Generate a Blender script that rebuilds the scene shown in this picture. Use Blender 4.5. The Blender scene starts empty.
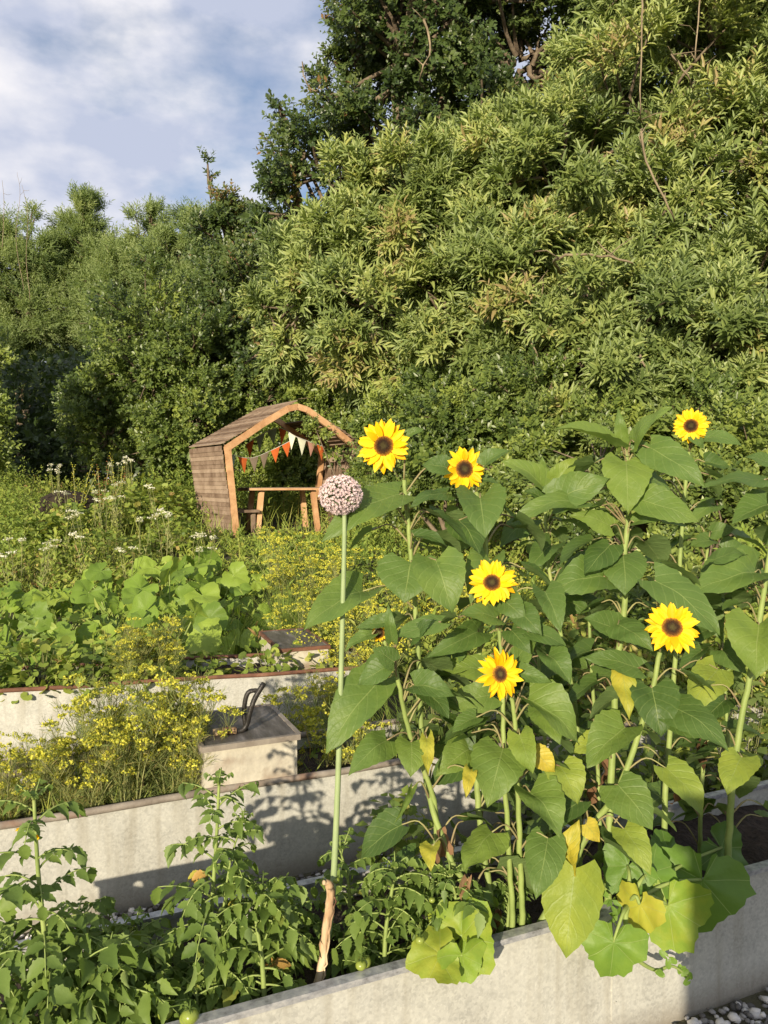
import bpy, math, random
import numpy as np
from mathutils import Vector, Matrix
random.seed(7)
rs = np.random.RandomState(11)
C = bpy.context.scene
COL = C.collection
R = math.radians
# ------------------------------------------------------------------ camera
F = 770.0
CAM = np.array([0.0, 0.0, 1.6])
PITCH = math.atan(32 / F)
fwd = np.array([0, math.cos(PITCH), -math.sin(PITCH)])
upv = np.array([0, math.sin(PITCH), math.cos(PITCH)])
cd = bpy.data.cameras.new('camera')
cam = bpy.data.objects.new('camera', cd); COL.objects.link(cam)
cam.location = CAM.tolist(); cam.rotation_euler = (math.pi / 2 - PITCH, 0, 0)
cd.sensor_fit = 'VERTICAL'; cd.sensor_height = 24; cd.lens = 24 * F / 1024
cd.clip_start = 0.02; cd.clip_end = 2000
C.camera = cam
def W(px, py, d):
    """world point seen at pixel px,py at distance d along the view axis"""
    return CAM + d * (np.array([1.0, 0, 0]) * (px - 384) / F + upv * (512 - py) / F + fwd)
# ------------------------------------------------------------------ light
SUN_AZ, SUN_EL = 18.0, 14.5       # the light travels 18 degrees right of the view
dv = Vector((math.sin(R(SUN_AZ)) * math.cos(R(SUN_EL)), math.cos(R(SUN_AZ)) * math.cos(R(SUN_EL)), -math.sin(R(SUN_EL))))
TOSUN = -np.array(dv)
sl = bpy.data.lights.new('sun', 'SUN'); sl.energy = 5.0; sl.angle = R(0.55); sl.color = (1.0, 0.86, 0.66)
so = bpy.data.objects.new('sun', sl); COL.objects.link(so); so.rotation_euler = dv.to_track_quat('-Z', 'Y').to_euler()
so.location = (-5, -10, 8)
wd = bpy.data.worlds.new('World'); C.world = wd; wd.use_nodes = True
nt = wd.node_tree; nt.nodes.clear()
def N(nt, t, **k):
    n = nt.nodes.new(t)
    for a, b in k.items(): setattr(n, a, b)
    return n
wo = N(nt, 'ShaderNodeOutputWorld'); bg = N(nt, 'ShaderNodeBackground'); bg.inputs[1].default_value = 0.105
sky = N(nt, 'ShaderNodeTexSky', sky_type='NISHITA', sun_disc=False)
sky.sun_elevation = R(SUN_EL); sky.sun_rotation = R(180 + SUN_AZ); sky.air_density = 1.0; sky.dust_density = 1.2; sky.ozone_density = 1.5
tc = N(nt, 'ShaderNodeTexCoord'); mp = N(nt, 'ShaderNodeMapping'); mp.inputs['Scale'].default_value = (1.0, 1.0, 1.9); mp.inputs['Location'].default_value = (.35, 0, .2)
nz = N(nt, 'ShaderNodeTexNoise'); nz.inputs['Scale'].default_value = 5.0; nz.inputs['Detail'].default_value = 7; nz.inputs['Roughness'].default_value = 0.52; nz.inputs['Distortion'].default_value = 0.0
nt.links.new(tc.outputs['Generated'], mp.inputs[0]); nt.links.new(mp.outputs[0], nz.inputs['Vector'])
cr = N(nt, 'ShaderNodeValToRGB'); cr.color_ramp.elements[0].position = 0.33; cr.color_ramp.elements[1].position = 0.54
cr.color_ramp.elements[0].color = (0, 0, 0, 1); cr.color_ramp.elements[1].color = (0.92, 0.92, 0.92, 1)
nt.links.new(nz.outputs[0], cr.inputs[0])
nz2 = N(nt, 'ShaderNodeTexNoise'); nz2.inputs['Scale'].default_value = 6.5; nz2.inputs['Detail'].default_value = 6; nt.links.new(mp.outputs[0], nz2.inputs['Vector'])
cc = N(nt, 'ShaderNodeValToRGB'); cc.color_ramp.elements[0].position = 0.42; cc.color_ramp.elements[1].position = 0.62
cc.color_ramp.elements[0].color = (3.9, 4.2, 5.2, 1); cc.color_ramp.elements[1].color = (6.8, 6.6, 6.7, 1)
nt.links.new(nz2.outputs[0], cc.inputs[0])
tint = N(nt, 'ShaderNodeMix', data_type='RGBA', blend_type='MULTIPLY'); tint.inputs[0].default_value = 1; tint.inputs[7].default_value = (1.0, 1.0, 1.06, 1)
nt.links.new(sky.outputs[0], tint.inputs[6])
mx = N(nt, 'ShaderNodeMix', data_type='RGBA'); nt.links.new(cr.outputs[0], mx.inputs[0]); nt.links.new(tint.outputs[2], mx.inputs[6]); nt.links.new(cc.outputs[0], mx.inputs[7])
nt.links.new(mx.outputs[2], bg.inputs[0]); nt.links.new(bg.outputs[0], wo.inputs[0])
C.view_settings.view_transform = 'Standard'; C.view_settings.look = 'None'; C.view_settings.exposure = 0.52; C.view_settings.gamma = 1
C.view_settings.use_curve_mapping = False
cy = C.cycles
cy.max_bounces = 6; cy.diffuse_bounces = 3; cy.glossy_bounces = 2; cy.transmission_bounces = 3; cy.transparent_max_bounces = 4
# ------------------------------------------------------------------ mesh helpers
def nrm(v):
    v = np.asarray(v, float)
    return v / np.maximum(np.linalg.norm(v, axis=-1, keepdims=True), 1e-9)
class Acc:
    def __init__(s): s.v = []; s.q = []; s.t = []; s.a = []; s.n = 0; s.mq = []; s.mt = []
    def add(s, v, faces_q=None, faces_t=None, luv=None, mi=0):
        v = np.asarray(v, np.float32).reshape(-1, 3)
        s.v.append(v)
        s.a.append(np.zeros_like(v) if luv is None else np.asarray(luv, np.float32).reshape(-1, 3))
        if faces_q is not None and len(faces_q):
            f = np.asarray(faces_q, np.int64).reshape(-1, 4) + s.n; s.q.append(f); s.mq.append(np.full(len(f), mi, np.int32))
        if faces_t is not None and len(faces_t):
            f = np.asarray(faces_t, np.int64).reshape(-1, 3) + s.n; s.t.append(f); s.mt.append(np.full(len(f), mi, np.int32))
        s.n += len(v)
    def build(s, name, mats, parent=None, smooth=True, origin=None):
        me = bpy.data.meshes.new(name)
        v = np.concatenate(s.v) if s.v else np.zeros((0, 3), np.float32)
        a = np.concatenate(s.a) if s.a else v
        if origin is not None: v = v - np.asarray(origin, np.float32)
        q = np.concatenate(s.q) if s.q else np.zeros((0, 4), np.int64)
        t = np.concatenate(s.t) if s.t else np.zeros((0, 3), np.int64)
        nq, ntr = len(q), len(t)
        me.vertices.add(len(v)); me.vertices.foreach_set('co', v.astype(np.float32).ravel())
        loops = np.concatenate([q.ravel(), t.ravel()]).astype(np.int32)
        me.loops.add(len(loops)); me.loops.foreach_set('vertex_index', loops)
        st = np.concatenate([np.arange(nq) * 4, nq * 4 + np.arange(ntr) * 3]).astype(np.int32)
        me.polygons.add(nq + ntr); me.polygons.foreach_set('loop_start', st)
        mi = np.concatenate(s.mq + s.mt) if (s.mq or s.mt) else np.zeros(0, np.int32)
        # mq entries come first in q order, mt after
        mats = mats if isinstance(mats, (list, tuple)) else [mats]
        for m in mats: me.materials.append(m)
        me.polygons.foreach_set('material_index', mi.astype(np.int32))
        me.update(calc_edges=True)
        me.polygons.foreach_set('use_smooth', np.full(nq + ntr, smooth))
        at = me.attributes.new('luv', 'FLOAT_VECTOR', 'POINT'); at.data.foreach_set('vector', a.astype(np.float32).ravel())
        o = bpy.data.objects.new(name, me); COL.objects.link(o)
        if parent is not None: o.parent = parent
        if origin is not None and parent is None: o.location = [float(c) for c in origin]
        return o
def tag(o, label=None, cat=None, group=None, kind=None):
    if label: o['label'] = label
    if cat: o['category'] = cat
    if group: o['group'] = group
    if kind: o['kind'] = kind
    return o
def thing(name, label, cat, loc=(0, 0, 0), group=None, rz=0):
    o = bpy.data.objects.new(name, None); COL.objects.link(o); o.location = [float(c) for c in loc]; o.rotation_euler = (0, 0, rz)
    o.empty_display_size = 0.05
    return tag(o, label, cat, group)
def copy_tree(o, parent=None):
    c = o.copy(); COL.objects.link(c); c.parent = parent
    for ch in o.children:
        k = ch.copy(); COL.objects.link(k); k.parent = c
        for g in ch.children:
            k2 = g.copy(); COL.objects.link(k2); k2.parent = k
    return c
def box(acc, x0, x1, y0, y1, z0, z1, M=None, mi=0, rnd=0.5):
    v = np.array([[x, y, z] for z in (z0, z1) for y in (y0, y1) for x in (x0, x1)], float)
    if M is not None: v = v @ M[0].T + M[1]
    f = [[0, 2, 3, 1], [4, 5, 7, 6], [0, 1, 5, 4], [2, 6, 7, 3], [1, 3, 7, 5], [0, 4, 6, 2]]
    vv = []; ff = []
    for i, q in enumerate(f):            # split corners so shading stays crisp
        vv += [v[k] for k in q]; ff.append([4 * i, 4 * i + 1, 4 * i + 2, 4 * i + 3])
    lu = np.zeros((24, 3)); lu[:, 2] = rnd
    acc.add(vv, faces_q=ff, luv=lu, mi=mi)
def beam(acc, a, b, w, h, up=(0, 0, 1), mi=0, rnd=0.5):
    """rectangular bar from a to b, w across, h along up"""
    a = np.asarray(a, float); b = np.asarray(b, float); L = np.linalg.norm(b - a); y = (b - a) / L
    x = nrm(np.cross(y, up)); z = np.cross(x, y)
    box(acc, -w / 2, w / 2, 0, L, -h / 2, h / 2, (np.stack([x, y, z], 1), a), mi, rnd)
def tube(acc, pts, rad, n=6, rnd=0.5, mi=0, cap=True):
    pts = np.asarray(pts, float); k = len(pts); rad = np.broadcast_to(np.asarray(rad, float), (k,))
    T = nrm(np.gradient(pts, axis=0)); ref = np.array([0.31, 0.17, 0.93]) if abs(T[0][2]) < .9 else np.array([1.0, .1, 0])
    X = nrm(np.cross(T, ref)); Y = np.cross(T, X)
    an = np.arange(n) * 2 * np.pi / n
    ring = pts[:, None] + rad[:, None, None] * (np.cos(an)[None, :, None] * X[:, None] + np.sin(an)[None, :, None] * Y[:, None])
    lu = np.zeros((k, n, 3)); lu[..., 0] = an / 6.283; lu[..., 1] = np.linspace(0, 1, k)[:, None]; lu[..., 2] = rnd
    i, j = np.meshgrid(np.arange(k - 1), np.arange(n), indexing='ij')
    q = np.stack([i * n + j, i * n + (j + 1) % n, (i + 1) * n + (j + 1) % n, (i + 1) * n + j], -1).reshape(-1, 4)
    v = ring.reshape(-1, 3); lu = lu.reshape(-1, 3); t = []
    if cap:
        v = np.concatenate([v, pts[:1], pts[-1:]]); e = np.array([[.5, 0, rnd], [.5, 1, rnd]]); lu = np.concatenate([lu, e]); c0 = k * n
        t = [[c0, (j + 1) % n, j] for j in range(n)] + [[c0 + 1, (k - 1) * n + j, (k - 1) * n + (j + 1) % n] for j in range(n)]
    acc.add(v, faces_q=q, faces_t=t, luv=lu, mi=mi)
def smooth_path(pts, n=4):
    """Catmull-Rom through the points"""
    P = np.asarray(pts, float)
    if len(P) < 3: return np.array([P[0] + (P[-1] - P[0]) * t for t in np.linspace(0, 1, n + 1)])
    E = np.concatenate([[2 * P[0] - P[1]], P, [2 * P[-1] - P[-2]]]); out = []
    for i in range(1, len(E) - 2):
        for k in range(n):
            t = k / n
            out.append(.5 * ((2 * E[i]) + (-E[i - 1] + E[i + 1]) * t + (2 * E[i - 1] - 5 * E[i] + 4 * E[i + 1] - E[i + 2]) * t * t + (-E[i - 1] + 3 * E[i] - 3 * E[i + 1] + E[i + 2]) * t ** 3))
    out.append(P[-1]); return np.array(out)
# leaf templates: x across, y along, z up; (verts, quads, tris)
def T_lance():
    v = [(0, 0, 0), (-.5, .38, .05), (0, .42, -.06), (.5, .38, .05), (-.3, .72, -.02), (0, .72, -.1), (.3, .72, -.02), (0, 1, -.2)]
    return np.array(v, float), [[1, 0, 2, 2]][:0], [[0, 2, 1], [0, 3, 2], [4, 5, 7], [5, 6, 7]], [[1, 2, 5, 4], [2, 3, 6, 5]]
def T_small():
    v = [(0, 0, 0), (-.5, .45, .06), (0, .5, -.04), (.5, .45, .06), (0, 1, -.08)]
    return np.array(v, float), [], [[0, 2, 1], [0, 3, 2], [1, 2, 4], [2, 3, 4]], []
def T_quad():
    v = [(0, 0, 0), (-.5, .45, .05), (.5, .45, .05), (0, 1, -.05)]
    return np.array(v, float), [], [[0, 2, 1], [1, 2, 3]], []
def T_blade():
    v = [(-.5, 0, 0), (.5, 0, 0), (-.42, .4, .1), (.42, .4, .1), (-.25, .75, .02), (.25, .75, .02), (0, 1, -.16)]
    return np.array(v, float), [], [[4, 5, 6]], [[0, 1, 3, 2], [2, 3, 5, 4]]
def T_round():
    v = [(0, 0, 0)]; k = 8
    for i in range(k + 1):
        a = R(-90 + 18 + (324) * i / k); r = .5
        v.append((r * math.cos(a), .45 + r * math.sin(a), .09 if i % 2 else .03))
    v[0] = (0, .3, -.03)
    return np.array(v, float), [], [[0, i, i + 1] for i in range(1, k + 1)], []
LANCE, SMALL, QUAD, BLADE, ROUND = T_lance(), T_small(), T_quad(), T_blade(), T_round()
def leaves(acc, P, D, Nn, L, Wd, T, rnd, mi=0, curl=1.0):
    P = np.asarray(P, float); n = len(P)
    if n == 0: return
    D = nrm(D); X = nrm(np.cross(D, Nn)); Z = np.cross(X, D)
    L = np.broadcast_to(L, (n,)); Wd = np.broadcast_to(Wd, (n,)); rnd = np.broadcast_to(rnd, (n,))
    tv, _, tt, tq = T; k = len(tv)
    v = P[:, None] + tv[None, :, 0:1] * Wd[:, None, None] * X[:, None] + tv[None, :, 1:2] * L[:, None, None] * D[:, None] + tv[None, :, 2:3] * (L * curl)[:, None, None] * Z[:, None]
    lu = np.empty((n, k, 3)); lu[..., 0] = tv[None, :, 0] * 2; lu[..., 1] = tv[None, :, 1]; lu[..., 2] = rnd[:, None]
    off = (np.arange(n) * k)[:, None, None]
    q = (np.array(tq)[None] + off).reshape(-1, 4) if len(tq) else None
    t = (np.array(tt)[None] + off).reshape(-1, 3) if len(tt) else None
    acc.add(v.reshape(-1, 3), faces_q=q, faces_t=t, luv=lu.reshape(-1, 3), mi=mi)
def rdir(n, zmin=-1):
    v = rs.normal(size=(n, 3)); v = nrm(v)
    if zmin > -1: v[:, 2] = np.where(v[:, 2] < zmin, -v[:, 2] * .5, v[:, 2])
    return nrm(v)
def sprigs(acc, P, A, length, nl, leaf_len, leaf_w, T=LANCE, spread=0.9, rnd=None, droop=0.0, curl=1.0, up=0.5, lv=.3, sunny=.95):
    """a twig of nl leaves at each P along axis A (all random)"""
    P = np.asarray(P, float); A = nrm(A); n = len(P)
    ref = nrm(rs.normal(size=(n, 3))); S = nrm(np.cross(A, ref)); B = np.cross(A, S)
    length = np.broadcast_to(length, (n,))
    base_r = rs.uniform(0, 1, n) if rnd is None else rnd
    t = np.linspace(0.08, 1, nl)[None, :] + rs.uniform(-.06, .06, (n, nl))
    ph = np.arange(nl)[None] * 2.4 + rs.uniform(0, 6.28, (n, 1)) + rs.normal(0, .3, (n, nl))
    side = np.cos(ph)[..., None] * S[:, None] + np.sin(ph)[..., None] * B[:, None]
    sp = spread * (1.15 - .6 * t)[..., None] * rs.uniform(.75, 1.25, (n, nl, 1))
    D = nrm(A[:, None] * 1.0 + side * sp * 1.4 + np.array([0, 0, -droop])[None, None])
    pos = P[:, None] + A[:, None] * (t * length[:, None])[..., None] + np.array([0, 0, -1.]) * (droop * .3 * (t ** 2) * length[:, None])[..., None]
    Nn = nrm(A[:, None] * .5 + np.array([0, 0, up * .5])[None, None] + TOSUN * sunny - side * .25 + rs.normal(0, .32, (n, nl, 3)))
    L = leaf_len * rs.uniform(.62, 1.28, (n, 1)) * rs.uniform(1 - lv, 1 + lv, (n, nl)) * (1.1 - .35 * t)
    r = np.clip(base_r[:, None] + rs.normal(0, .12, (n, nl)), 0, 1)
    leaves(acc, pos.reshape(-1, 3), D.reshape(-1, 3), Nn.reshape(-1, 3), L.ravel(), (L * leaf_w / leaf_len).ravel(), T, r.ravel(), curl=curl)
# ------------------------------------------------------------------ materials
def ramp(nt, fac, stops):
    r = N(nt, 'ShaderNodeValToRGB'); e = r.color_ramp.elements
    while len(e) < len(stops): e.new(0.5)
    for i, (p, c) in enumerate(stops): e[i].position = p; e[i].color = (*c, 1)
    nt.links.new(fac, r.inputs[0]); return r.outputs[0]
def math_n(nt, op, a, b=None, c=None):
    m = N(nt, 'ShaderNodeMath', operation=op)
    for i, x in enumerate((a, b, c)):
        if x is None: continue
        if isinstance(x, (int, float)): m.inputs[i].default_value = x
        else: nt.links.new(x, m.inputs[i])
    return m.outputs[0]
def mixc(nt, f, a, b, bt='MIX'):
    m = N(nt, 'ShaderNodeMix', data_type='RGBA', blend_type=bt)
    for i, x in ((0, f), (6, a), (7, b)):
        if isinstance(x, (int, float)): m.inputs[i].default_value = x
        elif isinstance(x, tuple): m.inputs[i].default_value = (*x, 1) if len(x) == 3 else x
        else: nt.links.new(x, m.inputs[i])
    return m.outputs[2]
def newmat(name):
    m = bpy.data.materials.new(name); m.use_nodes = True; m.node_tree.nodes.clear()
    return m, m.node_tree
def leafmat(name, stops, transl=.35, rough=.45, spec=.4, vein=None, back=.25, mottle=8.0, veincol=(.30, .38, .12), bump=0.0):
    m, nt = newmat(name)
    at = N(nt, 'ShaderNodeAttribute', attribute_name='luv'); sx = N(nt, 'ShaderNodeSeparateXYZ'); nt.links.new(at.outputs['Vector'], sx.inputs[0])
    u, v, rn = sx.outputs
    ge = N(nt, 'ShaderNodeNewGeometry'); no = N(nt, 'ShaderNodeTexNoise'); no.inputs['Scale'].default_value = mottle; no.inputs['Detail'].default_value = 3
    nt.links.new(ge.outputs['Position'], no.inputs['Vector'])
    f = math_n(nt, 'ADD', rn, math_n(nt, 'MULTIPLY', math_n(nt, 'SUBTRACT', no.outputs[0], .5), .22))
    col = ramp(nt, f, stops)
    vm = None
    if vein == 'pinnate':
        au = math_n(nt, 'ABSOLUTE', u)
        mid = math_n(nt, 'LESS_THAN', au, .022)
        ph = math_n(nt, 'FRACT', math_n(nt, 'MULTIPLY', math_n(nt, 'SUBTRACT', v, math_n(nt, 'MULTIPLY', au, .32)), 6.5))
        lat = math_n(nt, 'MULTIPLY', math_n(nt, 'MAXIMUM', math_n(nt, 'SUBTRACT', 1.0, math_n(nt, 'MULTIPLY', math_n(nt, 'ABSOLUTE', math_n(nt, 'SUBTRACT', ph, .5)), 9.0)), 0.0), .34)
        vm = math_n(nt, 'MAXIMUM', mid, lat)
    elif vein == 'palmate':
        yy = math_n(nt, 'SUBTRACT', v, .0)
        an = math_n(nt, 'ARCTAN2', u, yy)
        rr = math_n(nt, 'SQRT', math_n(nt, 'ADD', math_n(nt, 'MULTIPLY', u, u), math_n(nt, 'MULTIPLY', yy, yy)))
        d = math_n(nt, 'MULTIPLY', math_n(nt, 'ABSOLUTE', math_n(nt, 'SINE', math_n(nt, 'MULTIPLY', an, 3.5))), rr)
        vm = math_n(nt, 'MULTIPLY', math_n(nt, 'MAXIMUM', math_n(nt, 'SUBTRACT', 1.0, math_n(nt, 'MULTIPLY', d, 28.0)), 0.0), math_n(nt, 'MINIMUM', math_n(nt, 'MULTIPLY', rr, 4.0), .8))
    if vm is not None:
        col = mixc(nt, math_n(nt, 'MULTIPLY', vm, .75 if vein == 'palmate' else .55), col, veincol)
    if back:
        col = mixc(nt, math_n(nt, 'MULTIPLY', ge.outputs['Backfacing'], back), col, (.26, .34, .16))
    p = N(nt, 'ShaderNodeBsdfPrincipled'); p.inputs['Roughness'].default_value = rough; p.inputs['Specular IOR Level'].default_value = spec
    nt.links.new(col, p.inputs['Base Color'])
    if bump:
        b = N(nt, 'ShaderNodeBump'); b.inputs['Strength'].default_value = bump; b.inputs['Distance'].default_value = .004
        n3 = N(nt, 'ShaderNodeTexNoise'); n3.inputs['Scale'].default_value = 70; n3.inputs['Detail'].default_value = 2; nt.links.new(ge.outputs['Position'], n3.inputs['Vector'])
        h = n3.outputs[0] if vm is None else math_n(nt, 'SUBTRACT', n3.outputs[0], math_n(nt, 'MULTIPLY', vm, .8))
        nt.links.new(h, b.inputs['Height']); nt.links.new(b.outputs[0], p.inputs['Normal'])
    tr = N(nt, 'ShaderNodeBsdfTranslucent'); tcx = mixc(nt, 1.0, col, (1.25, 1.25, .55), 'MULTIPLY'); nt.links.new(tcx, tr.inputs[0])
    ms = N(nt, 'ShaderNodeMixShader'); ms.inputs[0].default_value = transl
    nt.links.new(p.outputs[0], ms.inputs[1]); nt.links.new(tr.outputs[0], ms.inputs[2])
    o = N(nt, 'ShaderNodeOutputMaterial'); nt.links.new(ms.outputs[0], o.inputs[0]); return m
def surf(name, stops, scale=5, detail=5, rough=.8, bump=.3, bscale=None, dist=.01, metal=0.0, stretch=(1, 1, 1), spec=.3, rn=0.0, second=None):
    """noise-coloured solid surface; rn mixes in the per-piece random value"""
    m, nt = newmat(name)
    tc = N(nt, 'ShaderNodeTexCoord'); mp = N(nt, 'ShaderNodeMapping'); mp.inputs['Scale'].default_value = stretch; nt.links.new(tc.outputs['Object'], mp.inputs[0])
    no = N(nt, 'ShaderNodeTexNoise'); no.inputs['Scale'].default_value = scale; no.inputs['Detail'].default_value = detail; no.inputs['Roughness'].default_value = .6
    nt.links.new(mp.outputs[0], no.inputs['Vector']); f = no.outputs[0]
    if rn:
        at = N(nt, 'ShaderNodeAttribute', attribute_name='luv'); sx = N(nt, 'ShaderNodeSeparateXYZ'); nt.links.new(at.outputs['Vector'], sx.inputs[0])
        f = math_n(nt, 'ADD', f, math_n(nt, 'MULTIPLY', math_n(nt, 'SUBTRACT', sx.outputs[2], .5), rn))
    col = ramp(nt, f, stops)
    if second:
        n2 = N(nt, 'ShaderNodeTexNoise'); n2.inputs['Scale'].default_value = second[0]; n2.inputs['Detail'].default_value = 4; nt.links.new(mp.outputs[0], n2.inputs['Vector'])
        col = mixc(nt, ramp(nt, n2.outputs[0], [(second[1], (0, 0, 0)), (second[2], (1, 1, 1))]), col, second[3])
    p = N(nt, 'ShaderNodeBsdfPrincipled'); p.inputs['Roughness'].default_value = rough; p.inputs['Metallic'].default_value = metal; p.inputs['Specular IOR Level'].default_value = spec
    nt.links.new(col, p.inputs['Base Color'])
    if bump:
        n3 = N(nt, 'ShaderNodeTexNoise'); n3.inputs['Scale'].default_value = bscale or scale * 4; n3.inputs['Detail'].default_value = 4; nt.links.new(mp.outputs[0], n3.inputs['Vector'])
        b = N(nt, 'ShaderNodeBump'); b.inputs['Strength'].default_value = bump; b.inputs['Distance'].default_value = dist
        nt.links.new(n3.outputs[0], b.inputs['Height']); nt.links.new(b.outputs[0], p.inputs['Normal'])
    o = N(nt, 'ShaderNodeOutputMaterial'); nt.links.new(p.outputs[0], o.inputs[0]); return m
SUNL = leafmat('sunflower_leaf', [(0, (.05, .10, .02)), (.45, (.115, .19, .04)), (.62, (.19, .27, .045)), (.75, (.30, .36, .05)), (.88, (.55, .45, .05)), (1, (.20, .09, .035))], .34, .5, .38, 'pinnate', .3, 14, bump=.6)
SQL = leafmat('squash_leaf', [(0, (.06, .13, .02)), (.45, (.13, .24, .035)), (.65, (.22, .33, .04)), (.85, (.42, .42, .05)), (1, (.5, .4, .08))], .35, .5, .4, 'palmate', .3, 25, bump=.4, veincol=(.42, .50, .20))
BUTL = leafmat('butterbur_leaf', [(0, (.09, .16, .022)), (.5, (.20, .31, .04)), (1, (.32, .42, .06))], .35, .5, .35, 'palmate', .3, 6, bump=.5)
SILV = leafmat('willow_leaf_near', [(0, (.11, .16, .045)), (.45, (.225, .29, .085)), (.8, (.34, .39, .12)), (.93, (.38, .40, .11)), (1, (.32, .25, .11))], .3, .45, .4, None, .45, 1.2)
OAKL = leafmat('oak_leaf', [(0, (.04, .07, .018)), (.5, (.08, .125, .032)), (.92, (.15, .19, .05)), (1, (.22, .13, .05))], .28, .4, .45, None, .3, .8)
FARL = leafmat('far_willow_leaf', [(0, (.12, .18, .06)), (.5, (.22, .29, .10)), (1, (.33, .39, .16))], .4, .5, .35, None, .4, .4)
BUSHL = leafmat('bush_leaf', [(0, (.06, .10, .022)), (.5, (.15, .21, .045)), (1, (.30, .36, .075))], .35, .4, .5, None, .3, 1.5)
HERBL = leafmat('herb_leaf', [(0, (.10, .16, .028)), (.4, (.22, .30, .05)), (.75, (.35, .40, .075)), (.92, (.40, .37, .10)), (1, (.35, .22, .09))], .35, .55, .3, None, .2, 1.1)
TOML = leafmat('tomato_leaf', [(0, (.06, .11, .02)), (.5, (.13, .20, .04)), (.85, (.21, .29, .06)), (.97, (.42, .38, .06)), (1, (.45, .28, .08))], .3, .55, .3, None, .3, 12, bump=.3)
DILL = leafmat('dill_frond', [(0, (.10, .15, .05)), (.5, (.18, .23, .07)), (.8, (.30, .30, .09)), (1, (.42, .33, .14))], .25, .6, .2, None, 0, 3)
UMB = leafmat('dill_flower', [(0, (.32, .37, .06)), (.5, (.50, .50, .06)), (1, (.68, .62, .08))], .2, .6, .2, None, 0, 6)
WHITEF = leafmat('white_flower', [(0, (.75, .75, .62)), (1, (.9, .88, .8))], .45, .6, .2, None, 0, 6)
PETAL = leafmat('petal_yellow', [(0, (.82, .44, .004)), (.5, (.92, .60, .01)), (1, (.95, .70, .03))], .3, .5, .2, None, 0, 20)
STEM = surf('green_stem', [(.3, (.17, .23, .06)), (.6, (.25, .32, .09)), (.8, (.33, .33, .13))], 12, 4, .6, .2, 60, .003)
STEMP = surf('purple_petiole', [(.3, (.20, .14, .08)), (.7, (.28, .28, .11))], 9, 3, .6, 0)
ALST = surf('allium_stalk', [(.3, (.22, .29, .13)), (.7, (.29, .36, .17))], 10, 3, .5, .1, 80, .002)
HUSK = surf('dried_husk', [(.36, (.12, .06, .035)), (.47, (.40, .27, .15)), (.6, (.60, .48, .31))], 14, 5, .8, .6, 60, .004, stretch=(1, 1, .15))
ALF = leafmat('allium_floret', [(0, (.58, .44, .48)), (.5, (.72, .59, .62)), (1, (.84, .74, .73))], .2, .6, .2, None, 0, 30)
DISC = surf('sunflower_disc', [(.3, (.018, .010, .004)), (.6, (.06, .028, .008)), (.8, (.16, .08, .015))], 90, 3, .9, .6, 300, .003)
DRY = leafmat('dried_leaf', [(0, (.09, .05, .025)), (.5, (.19, .105, .055)), (1, (.38, .24, .13))], .2, .8, .1, None, 0, 30, bump=.8)
GALV = surf('galvanised_steel', [(.25, (.33, .315, .28)), (.5, (.46, .44, .39)), (.75, (.55, .53, .47))], 26, 6, .62, .25, 40, .003, metal=.0, spec=.45, second=(3.2, .5, .78, (.35, .31, .24)))
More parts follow.
